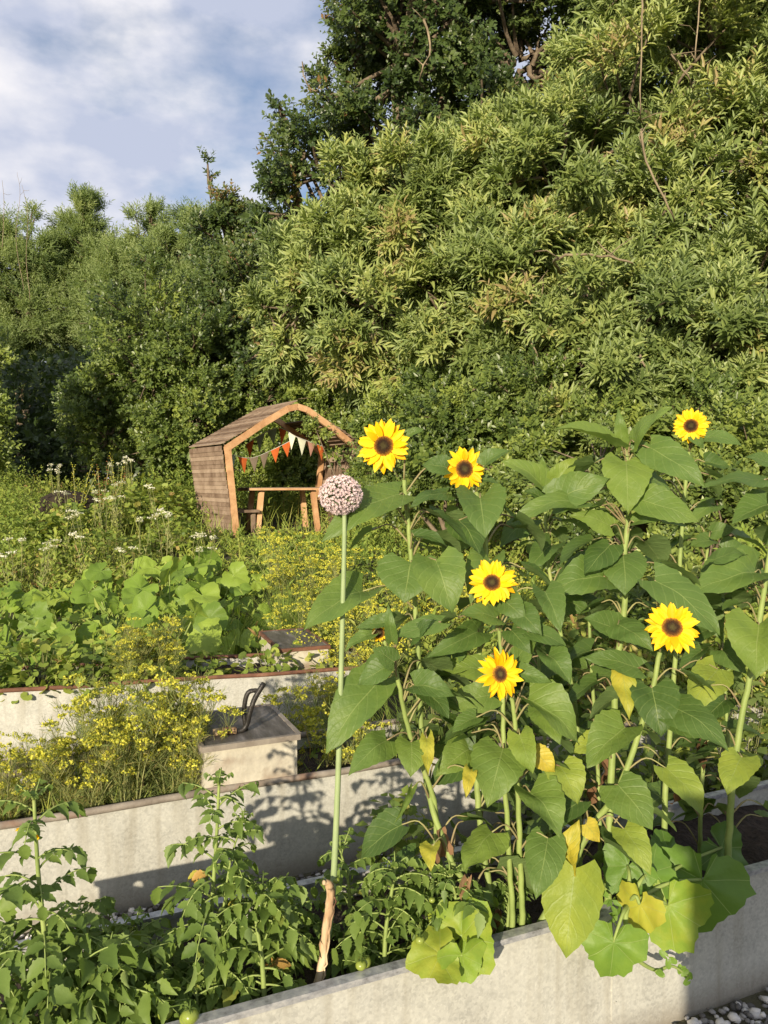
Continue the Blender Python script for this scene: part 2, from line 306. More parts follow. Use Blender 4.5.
def galv():
    m, nt = newmat('galvanised_steel')
    tc = N(nt, 'ShaderNodeTexCoord'); vo = N(nt, 'ShaderNodeTexVoronoi'); vo.inputs['Scale'].default_value = 150; nt.links.new(tc.outputs['Object'], vo.inputs['Vector'])
    sp = N(nt, 'ShaderNodeSeparateColor'); nt.links.new(vo.outputs['Color'], sp.inputs[0])
    n1 = N(nt, 'ShaderNodeTexNoise'); n1.inputs['Scale'].default_value = 5; n1.inputs['Detail'].default_value = 7; n1.inputs['Roughness'].default_value = .7; nt.links.new(tc.outputs['Object'], n1.inputs['Vector'])
    n4 = N(nt, 'ShaderNodeTexNoise'); n4.inputs['Scale'].default_value = 60; n4.inputs['Detail'].default_value = 4; nt.links.new(tc.outputs['Object'], n4.inputs['Vector'])
    f = math_n(nt, 'ADD', math_n(nt, 'MULTIPLY', sp.outputs[0], .16), math_n(nt, 'ADD', math_n(nt, 'MULTIPLY', n1.outputs[0], .6), math_n(nt, 'MULTIPLY', n4.outputs[0], .3)))
    col = ramp(nt, f, [(.34, (.32, .32, .285)), (.52, (.44, .44, .39)), (.72, (.54, .54, .475))])
    mp = N(nt, 'ShaderNodeMapping'); mp.inputs['Scale'].default_value = (9, 9, .9); nt.links.new(tc.outputs['Object'], mp.inputs[0])
    n2 = N(nt, 'ShaderNodeTexNoise'); n2.inputs['Scale'].default_value = 2.2; n2.inputs['Detail'].default_value = 5; nt.links.new(mp.outputs[0], n2.inputs['Vector'])
    col = mixc(nt, math_n(nt, 'MULTIPLY', ramp(nt, n2.outputs[0], [(.5, (0, 0, 0)), (.72, (1, 1, 1))]), .5), col, (.27, .245, .18))
    sz = N(nt, 'ShaderNodeSeparateXYZ'); nt.links.new(tc.outputs['Object'], sz.inputs[0])   # splashed soil along the foot
    lo = math_n(nt, 'SUBTRACT', math_n(nt, 'ADD', .05, math_n(nt, 'MULTIPLY', n1.outputs[0], .09)), sz.outputs[2])
    col = mixc(nt, math_n(nt, 'MULTIPLY', ramp(nt, math_n(nt, 'MULTIPLY', lo, 12), [(0, (0, 0, 0)), (1, (1, 1, 1))]), .6), col, (.17, .14, .10))
    p = N(nt, 'ShaderNodeBsdfPrincipled'); nt.links.new(col, p.inputs[0]); p.inputs['Metallic'].default_value = .12; p.inputs['Specular IOR Level'].default_value = .5
    nt.links.new(math_n(nt, 'ADD', .45, math_n(nt, 'MULTIPLY', sp.outputs[1], .25)), p.inputs['Roughness'])
    b = N(nt, 'ShaderNodeBump'); b.inputs['Strength'].default_value = .3; b.inputs['Distance'].default_value = .006; nt.links.new(n1.outputs[0], b.inputs['Height']); nt.links.new(b.outputs[0], p.inputs['Normal'])
    o = N(nt, 'ShaderNodeOutputMaterial'); nt.links.new(p.outputs[0], o.inputs[0]); return m
GALV = galv()
GALVB = surf('galvanised_rim', [(.3, (.20, .20, .20)), (.5, (.36, .37, .38)), (.7, (.52, .52, .50))], 45, 6, .45, .3, 90, .002, metal=.35, spec=.5)
RIMB = surf('weathered_rim', [(.3, (.14, .115, .09)), (.55, (.25, .22, .18)), (.8, (.36, .32, .26))], 9, 6, .75, .4, 70, .004, second=(6, .55, .75, (.19, .10, .06)))
RUST = surf('rust', [(.3, (.09, .045, .03)), (.6, (.18, .085, .05)), (.85, (.30, .19, .13))], 14, 6, .9, .5, 80, .004)
PALE = surf('pale_panel', [(.25, (.34, .31, .25)), (.5, (.48, .45, .36)), (.75, (.58, .55, .45))], 9, 8, .85, .5, 50, .006, second=(7, .5, .72, (.22, .15, .10)))
LID = surf('dark_lid', [(.3, (.05, .045, .04)), (.55, (.12, .11, .10)), (.8, (.30, .28, .26))], 7, 6, .45, .4, 40, .004, stretch=(3, .6, 1))
SOIL = surf('soil', [(.3, (.018, .013, .009)), (.6, (.045, .032, .022)), (.85, (.09, .07, .05))], 30, 6, .95, 1, 60, .02)
HOSE = surf('black_pipe', [(.3, (.012, .012, .011)), (.7, (.04, .035, .03))], 20, 4, .45, .2)
LARCH = surf('larch_frame', [(.3, (.42, .23, .11)), (.55, (.58, .35, .18)), (.8, (.68, .45, .25))], 7, 6, .7, .25, 50, .004, rn=.3)
WEATH = surf('weathered_boards', [(.25, (.13, .085, .055)), (.5, (.23, .165, .115)), (.75, (.33, .25, .18))], 5, 6, .8, .4, 40, .005, rn=.5)
BARK = surf('bark', [(.3, (.09, .065, .045)), (.6, (.19, .15, .10)), (.8, (.30, .25, .17))], 8, 6, .9, .7, 30, .02)
BARKP = surf('pale_twig', [(.3, (.13, .10, .06)), (.7, (.30, .24, .15))], 6, 4, .85, .3)
GRAV = surf('pebble', [(.2, (.10, .095, .09)), (.5, (.28, .27, .26)), (.8, (.60, .58, .55))], 1.2, 2, .7, .2, 60, .002, rn=1.3)
GROUND = surf('earth_ground', [(.3, (.05, .045, .03)), (.55, (.09, .085, .05)), (.8, (.13, .12, .08))], 1.6, 8, .95, .8, 25, .03)
STEMB = surf('herb_stem', [(.3, (.14, .16, .05)), (.7, (.30, .30, .12))], 6, 2, .7, 0)
def flagmat(n, c): return surf(n, [(.3, tuple(x * .85 for x in c)), (.7, c)], 12, 3, .9, .2, 200, .001)
# ------------------------------------------------------------------ ground
def smst(a, b, x): t = np.clip((x - a) / (b - a), 0, 1); return t * t * (3 - 2 * t)
def hgt(x, y):
    x = np.asarray(x, float); y = np.asarray(y, float)
    return .70 * smst(5.6, 11, y) + .5 * smst(11, 18, y) + .05 * np.sin(x * 1.3 + 1) * np.sin(y * .9) * smst(6, 9, y)
def ground():
    xs = np.concatenate([np.linspace(-400, -20, 12)[:-1], np.linspace(-20, 20, 81), np.linspace(20, 400, 12)[1:]])
    ys = np.concatenate([np.linspace(-200, -6, 8)[:-1], np.linspace(-6, 30, 91), np.linspace(30, 600, 14)[1:]])
    X, Y = np.meshgrid(xs, ys, indexing='ij'); Z = hgt(X, Y)
    a = Acc(); i, j = np.meshgrid(np.arange(len(xs) - 1), np.arange(len(ys) - 1), indexing='ij'); k = len(ys)
    q = np.stack([i * k + j, (i + 1) * k + j, (i + 1) * k + j + 1, i * k + j + 1], -1)
    a.add(np.stack([X, Y, Z], -1), faces_q=q)
    tag(a.build('ground', GROUND), kind='structure')
ground()
# ------------------------------------------------------------------ planters
TH = R(23.4)
UD = np.array([math.cos(TH), math.sin(TH), 0]); ND = np.array([-math.sin(TH), math.cos(TH), 0])
def G(u, n, z=0.0): return UD * u + ND * n + np.array([0, 0, z])
def dn(px, n):
    """view depth of the row n metres out at picture column px"""
    return n / (ND[1] - UD[1] * (px - 384) / F)
def panel_hole(acc, L, H, hx, hz, r, M, mi=0):
    """thin upright panel from x 0..L, z 0..H with a round hole"""
    k = 24; an = np.arange(k) * 2 * np.pi / k + np.pi / k
    s = r * 1.6
    sq = np.stack([np.clip(np.cos(an) * 1.5, -1, 1) * s + hx, np.clip(np.sin(an) * 1.5, -1, 1) * s + hz], 1)
    ci = np.stack([np.cos(an) * r + hx, np.sin(an) * r + hz], 1)
    for y in (0.0, 0.004):
        v = np.concatenate([sq, ci]); v3 = np.stack([v[:, 0], np.full(len(v), y), v[:, 1]], 1) @ M[0].T + M[1]
        acc.add(v3, faces_q=[[i, (i + 1) % k, k + (i + 1) % k, k + i] for i in range(k)], mi=mi)
        for (x0, x1, z0, z1) in ((0, hx - s, 0, H), (hx + s, L, 0, H), (hx - s, hx + s, 0, hz - s), (hx - s, hx + s, hz + s, H)):
            v3 = np.array([[x0, y, z0], [x1, y, z0], [x1, y, z1], [x0, y, z1]]) @ M[0].T + M[1]
            acc.add(v3, faces_q=[[0, 1, 2, 3]], mi=mi)
def trough(name, label, loc, rz, L, Wd, H, wall, rimmat, rim, soilz=.33, group='metal trough planters', hole=None, seams=(), group_label=None):
    """loc = front-left foot; x along length, y back"""
    t = thing(name, label, 'planter', loc, group, rz)
    I = np.eye(3)
    def M(x, y): return (I, np.array([x, y, 0.0]))
    a = Acc(); box(a, 0, L, 0, .004, 0.0, H)
    for sx in seams:
        box(a, sx - .0015, sx + .0015, -.0025, 0, 0, H - .02)
    for s in seams:
        for k in range(5): tube(a, [[s + .012, -.004, .05 + k * .075], [s + .012, .0, .05 + k * .075]], .003, 6)
    a.build('front_panel', wall, t, smooth=False)
    a = Acc()
    if hole: panel_hole(a, L, H, hole[0], hole[1], hole[2], (I, np.array([0, Wd, 0.0])))
    else: box(a, 0, L, Wd, Wd + .004, 0, H)
    a.build('back_panel', wall, t, smooth=False)
    for x in (0, L):
        a = Acc(); box(a, x - .002, x + .002, .004, Wd, 0, H); a.build('end_panel', wall, t, smooth=False)
    a = Acc(); rad = rim
    def wob(x0, y0, x1, y1):
        n = max(6, int(math.hypot(x1 - x0, y1 - y0) / .08)); s = np.linspace(0, 1, n)
        p = np.stack([x0 + (x1 - x0) * s, y0 + (y1 - y0) * s, np.full(n, H)], 1)
        p[:, 2] += .0022 * np.sin(s * n * .5 + 1) + rs.normal(0, .0006, n); p[:, 1] += .002 * np.sin(s * n * .37); return p
    for (x0, y0, x1, y1) in ((-.01, 0, L + .01, 0), (-.01, Wd, L + .01, Wd), (0, 0, 0, Wd), (L, 0, L, Wd)):
        if rad > .01: tube(a, wob(x0, y0, x1, y1), rad, 10)
        else:
            beam(a, (x0, y0, H + .003), (x1, y1, H + .003), .03, .007); beam(a, (x0, y0, H - .006), (x1, y1, H - .006), .022, .012)
    a.build('rim', rimmat, t, smooth=rad > .01)
    a = Acc(); nx, ny = max(8, int(L / .06)), 8
    X, Y = np.meshgrid(np.linspace(.006, L - .006, nx), np.linspace(.008, Wd - .004, ny), indexing='ij'); Z = soilz + rs.normal(0, .008, X.shape)
    i, j = np.meshgrid(np.arange(nx - 1), np.arange(ny - 1), indexing='ij')
    a.add(np.stack([X, Y, Z], -1), faces_q=np.stack([i * ny + j, (i + 1) * ny + j, (i + 1) * ny + j + 1, i * ny + j + 1], -1))
    a.build('soil', SOIL, t)
    return t
HP = .40
trough('metal_planter', 'long galvanised trough nearest the camera with sunflowers and tomatoes growing in it', G(-.56, 1.685), TH, 4.6, .465, HP, GALV, GALVB, .007, hole=(.135, HP - .040, .019), seams=(1.99,))
trough('metal_planter', 'pale galvanised trough with a rounded brown rim, second from the camera, under dill', G(-3.6, 2.945), TH, 8.5, .5, HP, GALV, RIMB, .014, seams=(.9, 5.4))
p3 = np.array([-2.165, 4.34, 0]) - np.array([math.cos(R(14.8)), math.sin(R(14.8)), 0]) * 2.2
trough('metal_planter', 'pale trough with a reddish rusty rim, third from the camera, behind the yellow dill', p3, R(14.8), 4.35, .55, HP, GALV, RUST, .013, seams=(3.1,))
# small box planter with its dark lid and the pipe
def crate(name, label, loc, rz, L, Wd, H, wall, edge, cat='box'):
    t = thing(name, label, cat, loc, None, rz); a = Acc()
    box(a, 0, L, 0, Wd, 0, H); a.build('body', wall, t, smooth=False)
    a = Acc(); nx = 14; X, Y = np.meshgrid(np.linspace(-.006, L + .006, nx), np.linspace(-.006, Wd + .006, nx), indexing='ij')
    Z = H + .012 + rs.normal(0, .0012, X.shape); i, j = np.meshgrid(np.arange(nx - 1), np.arange(nx - 1), indexing='ij')
    a.add(np.stack([X, Y, Z], -1), faces_q=np.stack([i * nx + j, (i + 1) * nx + j, (i + 1) * nx + j + 1, i * nx + j + 1], -1)); a.build('lid', LID, t)
    a = Acc()
    for (p, q) in (((-.01, -.008), (L + .01, -.008)), ((-.01, Wd + .008), (L + .01, Wd + .008)), ((-.008, 0), (-.008, Wd)), ((L + .008, 0), (L + .008, Wd))):
        beam(a, (*p, H + .004), (*q, H + .004), .018, .022)
    a.build('rim', edge, t, smooth=False); return t
c0 = W(297, 737, dn(297, 2.985)); rzb = TH
bx = np.array([math.cos(rzb), math.sin(rzb), 0]); by = np.array([-math.sin(rzb), math.cos(rzb), 0])
LB = .37
o0 = np.array([c0[0], c0[1], .325]) - bx * LB
crate('metal_box', 'pale metal box with a dark stained lid and rusty corner standing in the second trough', o0, rzb, LB, .43, c0[2] - .325, PALE, RIMB)
cz = c0[2]
base = W(247, 738, 3.12); base[2] = cz + .014
t = thing('water_pipe', 'bent black water pipe standing up on the dark lid of the metal box', 'pipe', base); t.scale = (.8, .8, .8)
b0 = np.array([0, 0, 0.])
a = Acc(); tube(a, smooth_path([b0 + [-.10, -.03, .012], b0 + [-.03, -.01, .01], b0 + [.0, 0, .04], b0 + [.015, 0, .10], b0 + [.04, .01, .17], b0 + [.085, .02, .245]], 5), .0135, 10); a.build('bent_pipe', HOSE, t)
a = Acc(); tube(a, smooth_path([b0 + [-.01, .03, 0], b0 + [-.02, .035, .10], b0 + [.0, .04, .19], b0 + [.06, .05, .20]], 5), .012, 8); a.build('short_pipe', HOSE, t)
a = Acc(); tube(a, smooth_path([b0 + [-.16, -.045, .012], b0 + [-.10, -.035, .018], b0 + [-.05, -.02, .014]], 4), .019, 8); a.build('pale_sleeve', HUSK, t)
c1 = W(281, 651, 5.0); r2 = R(21); b2x = np.array([math.cos(r2), math.sin(r2), 0])
crate('metal_box', 'tall whitish box with a dark wet lid behind the rusty rimmed trough', np.array([c1[0], c1[1], 0]), r2, .32, .62, c1[2], PALE, RUST)
# gravel between and in front of the planters
def pebbles():
    a = Acc(); ph = (1 + 5 ** .5) / 2
    iv = nrm(np.array([(-1, ph, 0), (1, ph, 0), (-1, -ph, 0), (1, -ph, 0), (0, -1, ph), (0, 1, ph), (0, -1, -ph), (0, 1, -ph), (ph, 0, -1), (ph, 0, 1), (-ph, 0, -1), (-ph, 0, 1)]))
    it = [(0, 11, 5), (0, 5, 1), (0, 1, 7), (0, 7, 10), (0, 10, 11), (1, 5, 9), (5, 11, 4), (11, 10, 2), (10, 7, 6), (7, 1, 8), (3, 9, 4), (3, 4, 2), (3, 2, 6), (3, 6, 8), (3, 8, 9), (4, 9, 5), (2, 4, 11), (6, 2, 10), (8, 6, 7), (9, 8, 1)]
    def put(u, n):
        k = len(u); s = rs.uniform(.006, .015, k); ax = rs.uniform(.7, 1.5, (k, 3)); ax[:, 2] *= .6
        ang = rs.uniform(0, 6.28, k); c, sn = np.cos(ang), np.sin(ang)
        v = iv[None] * ax[:, None] * s[:, None, None] * rs.uniform(.9, 1.1, (k, 12, 1))
        x = v[..., 0] * c[:, None] - v[..., 1] * sn[:, None]; y = v[..., 0] * sn[:, None] + v[..., 1] * c[:, None]
        P = UD[None] * u[:, None] + ND[None] * n[:, None]; P[:, 2] = rs.uniform(0, .016, k)
        v = np.stack([x, y, v[..., 2]], -1) + P[:, None]
        lu = np.zeros((k, 12, 3)); lu[..., 2] = rs.uniform(0, 1, (k, 1))
        a.add(v.reshape(-1, 3), faces_t=(np.array(it)[None] + (np.arange(k) * 12)[:, None, None]).reshape(-1, 3), luv=lu.reshape(-1, 3))
    put(rs.uniform(-1.5, 3.2, 5200), rs.uniform(1.15, 1.675, 5200))
    put(rs.uniform(-1.5, 3.2, 6000), rs.uniform(2.17, 2.93, 6000))
    put(rs.uniform(-3, 1.5, 2500), rs.uniform(3.5, 4.2, 2500))
    tag(a.build('gravel', GRAV), 'small grey and white pebbles covering the ground between the troughs', 'gravel', kind='stuff')
pebbles()
# ------------------------------------------------------------------ big leaves
def big_leaf(acc, B, Tp, Nn, wf, fold=.12, arch=.06, rnd=.4, teeth=.014, mi=0, heart=.16, wav=.02):
    """heart-shaped sunflower leaf from B to Tp"""
    B = np.asarray(B, float); Tp = np.asarray(Tp, float); L = np.linalg.norm(Tp - B); D = (Tp - B) / L
    X = nrm(np.cross(D, Nn)); Z = np.cross(X, D); nv, nu = 17, 8
    v = np.linspace(0, 1, nv); wc = np.interp(v, [0, .08, .2, .35, .5, .65, .8, .92, 1], [.60, .86, 1.0, .97, .84, .64, .38, .14, 0.0]) * .5 * wf
    wc = wc * (1 + teeth * 2.2 * np.where(np.arange(nv) % 2, 1, -1) * (v > .03) * (v < .95))
    u = np.linspace(-1, 1, nu + 1); U, V = np.meshgrid(u, v); Wc = np.repeat(wc[:, None], nu + 1, 1)
    asym = 1 + rs.uniform(-.06, .06) * np.sign(U)
    x = U * Wc * asym; y = V - heart * (1 - V) ** 2.2 * np.abs(U) ** 1.25 + .05 * np.abs(U) * np.sin(V * 3.1)
    ph = rs.uniform(0, 6.28, 4); k = rs.uniform(5, 9)
    z = +fold * np.abs(U) ** 1.1 * Wc * 2 * (.6 + .4 * np.cos(V * 3)) - .10 * V ** 3 + arch * 4 * V * (1 - V) + wav * U ** 2 * np.sin(k * V + ph[0] + (U > 0) * ph[1]) + wav * .5 * np.sin(7 * x + 11 * y + ph[2]) * (1 - (V - .5) ** 2)
    z += rs.uniform(-.12, .12) * x + .012 * np.cos((V - np.abs(U) * .32) * 6.5 * 6.283) * np.abs(U) * (1 - V)
    P = B + L * (x[..., None] * X + y[..., None] * D + z[..., None] * Z)
    lu = np.stack([U, V, np.full_like(U, rnd)], -1)
    i, j = np.meshgrid(np.arange(nv - 1), np.arange(nu), indexing='ij'); s = nu + 1
    acc.add(P, faces_q=np.stack([i * s + j, i * s + j + 1, (i + 1) * s + j + 1, (i + 1) * s + j], -1), luv=lu, mi=mi)
def round_leaf(acc, B, D, Nn, Rr, rnd=.4, cup=.12, lobes=.10, nth=40, sin_=.35, wav=.05):
    """palmate leaf, B = where the stalk joins, D = direction of the main vein"""
    D = nrm(D); X = nrm(np.cross(D, Nn)); Z = np.cross(X, D); B = np.asarray(B, float)
    th = np.linspace(-math.pi * .93, math.pi * .93, nth); nr = 6; r = np.linspace(0, 1, nr + 1)[1:]
    out = 1 + lobes * np.cos(th * 3.5) + .04 * np.sin(th * 9 + rs.uniform(0, 6)) - sin_ * (np.abs(th) / math.pi) ** 6 + .03 * np.where(np.arange(nth) % 2, 1, -1) + rs.normal(0, .025, nth)
    out *= .82 + .18 * np.cos(th * .5)
    ph = rs.uniform(0, 6.28, 3)
    RR, TT = np.meshgrid(r, th, indexing='ij'); O = np.repeat(out[None], nr, 0)
    x = RR * O * np.sin(TT); y = RR * O * np.cos(TT)
    z = cup * (RR ** 1.6) * rs.uniform(.4, 1) - .22 * RR ** 2 * (.5 + .5 * np.cos(TT)) * rs.uniform(.2, 1) + wav * RR ** 2 * np.sin(TT * 3 + ph[0]) + .035 * RR * np.cos(TT * 7 + 3.14) + wav * .4 * np.sin(5 * x + 4 * y + ph[1])
    P = B + Rr * (x[..., None] * X + y[..., None] * D + z[..., None] * Z)
    v = np.concatenate([[B], P.reshape(-1, 3)]); lu = np.concatenate([[[0, 0, rnd]], np.stack([x, y, np.full_like(x, rnd)], -1).reshape(-1, 3)])
    i, j = np.meshgrid(np.arange(nr - 1), np.arange(nth - 1), indexing='ij')
    q = 1 + np.stack([i * nth + j, i * nth + j + 1, (i + 1) * nth + j + 1, (i + 1) * nth + j], -1).reshape(-1, 4)
    acc.add(v, faces_q=q, faces_t=[[0, 1 + j + 1, 1 + j] for j in range(nth - 1)], luv=lu)
def leaf_normal(B, Tp, jit=.25, base=None):
    v = nrm(CAM - (B + Tp) / 2) * .75 + np.array([-.12, -.1, .75]) if base is None else np.asarray(base, float)
    return nrm(v + rs.normal(0, jit, 3))
# ------------------------------------------------------------------ sunflower heads
def flower_head(root, Cc, face, Rr, npet=30, rd=.36):
    """Cc centre, face = direction, Rr outer radius"""
    face = nrm(face); ref = np.array([0, 0, 1.]); X = nrm(np.cross(ref, face)); Y = np.cross(face, X)
    a = Acc()   # receptacle and sepals
    prof = [(0.02, -.34), (.12, -.30), (.30, -.16), (.40, -.03), (.36, .02)]
    k = 16; v = []
    for (r, z) in prof:
        for j in range(k):
            an = j * 2 * math.pi / k; v.append(Cc + Rr * (r * (math.cos(an) * X + math.sin(an) * Y) + z * face))
    a.add(v, faces_q=[[i * k + j, i * k + (j + 1) % k, (i + 1) * k + (j + 1) % k, (i + 1) * k + j] for i in range(4) for j in range(k)])
    an = np.arange(14) * 2 * np.pi / 14 + rs.normal(0, .08, 14)
    rad = np.cos(an)[:, None] * X + np.sin(an)[:, None] * Y
    leaves(a, Cc + Rr * (.3 * rad - .12 * face), nrm(rad + rs.uniform(-.35, .1, (14, 1)) * face), face[None] + 0 * rad, Rr * .55, Rr * .22, SMALL, .4)
    h = a.build('flower_head', STEM, root, origin=None)
    a = Acc()   # ray petals, two uneven rows
    for row, (m, ro, zz, Lf) in enumerate(((npet // 2, rd * .9, .0, 1.0), (npet // 2 + 1, rd * .86, .05, .88))):
        an = np.arange(m) * 2 * np.pi / m + row * .1 + rs.normal(0, .085, m); an = an[rs.rand(m) > .06]; m = len(an)
        rad = np.cos(an)[:, None] * X + np.sin(an)[:, None] * Y
        tilt = rs.normal(.10 + row * .16, .22, (m, 1))
        D = nrm(rad + tilt * face + rs.normal(0, .05, (m, 3)))
        L = Rr * (1 - ro) * Lf * rs.uniform(.86, 1.12, m)
        # petal template with ridges
        tv = np.array([(-.22, 0, 0), (0, 0, -.02), (.22, 0, 0), (-.46, .3, .05), (0, .3, -.03), (.46, .3, .05), (-.46, .58, .04), (0, .58, -.03), (.46, .58, .04), (-.27, .84, -.01), (0, .84, -.05), (.27, .84, -.01), (0, 1.03, -.08)], float)
        T = (tv, [], [[9, 10, 12], [10, 11, 12]], [[0, 1, 4, 3], [1, 2, 5, 4], [3, 4, 7, 6], [4, 5, 8, 7], [6, 7, 10, 9], [7, 8, 11, 10]])
        leaves(a, Cc + Rr * (ro * rad + zz * face), D, nrm(face[None] - .3 * rad + rs.normal(0, .12, (m, 3))), L, Rr * .30 * rs.uniform(.85, 1.15, m), T, rs.uniform(0, 1, m), curl=rs.uniform(-1, 4, m)[0] if False else 1.6)
    pt = a.build('petals', PETAL, h)
    a = Acc()   # domed disc built of florets in a spiral
    nn = 230; i = np.arange(nn); rr = rd * np.sqrt((i + .5) / nn); an = i * 2.39996
    dome = .10 * (1 - (rr / rd) ** 2) * rd / .36 - .05 * np.exp(-(rr / (.3 * rd)) ** 2)
    rad = np.cos(an)[:, None] * X + np.sin(an)[:, None] * Y
    P = Cc + Rr * (rr[:, None] * rad + (dome + .03)[:, None] * face)
    s = Rr * .035 * (1 + .5 * (rr / rd))
    oc = np.array([(1, 0, 0), (0, 1, 0), (-1, 0, 0), (0, -1, 0), (0, 0, 1.6)], float)
    v = P[:, None] + s[:, None, None] * (oc[None, :, 0:1] * X + oc[None, :, 1:2] * Y + oc[None, :, 2:3] * face)
    lu = np.zeros((nn, 5, 3)); lu[..., 2] = rs.uniform(0, 1, (nn, 1)); lu[..., 0] = (rr / rd)[:, None]
    a.add(v.reshape(-1, 3), faces_t=(np.array([[0, 1, 4], [1, 2, 4], [2, 3, 4], [3, 0, 4]])[None] + (i * 5)[:, None, None]).reshape(-1, 3), luv=lu.reshape(-1, 3))
    k = 20; v = [Cc + Rr * .05 * face]
    v += [Cc + Rr * (rd * .98 * (math.cos(q * 6.2832 / k) * X + math.sin(q * 6.2832 / k) * Y) + .02 * face) for q in range(k)]
    a.add(v, faces_t=[[0, 1 + q, 1 + (q + 1) % k] for q in range(k)])
    a.build('disc', DISCR, h, smooth=False)
    return h
m, ntd = newmat('disc_florets'); DISCR = m
at = N(ntd, 'ShaderNodeAttribute', attribute_name='luv'); sx = N(ntd, 'ShaderNodeSeparateXYZ'); ntd.links.new(at.outputs['Vector'], sx.inputs[0])
f_ = math_n(ntd, 'ADD', sx.outputs[0], math_n(ntd, 'MULTIPLY', sx.outputs[2], .15))
cl_ = ramp(ntd, f_, [(0, (.13, .12, .04)), (.35, (.09, .065, .02)), (.55, (.035, .016, .006)), (.8, (.12, .05, .01)), (1, (.38, .19, .015))])
p_ = N(ntd, 'ShaderNodeBsdfPrincipled'); p_.inputs['Roughness'].default_value = .85; ntd.links.new(cl_, p_.inputs[0]); o_ = N(ntd, 'ShaderNodeOutputMaterial'); ntd.links.new(p_.outputs[0], o_.inputs[0])
# tone codes: rnd value in the sunflower leaf ramp
TONE = {'g': (.30, .5), 'd': (.08, .3), 'b': (.48, .60), 'y': (.62, .72), 'Y': (.78, .88), 'x': (.95, 1)}
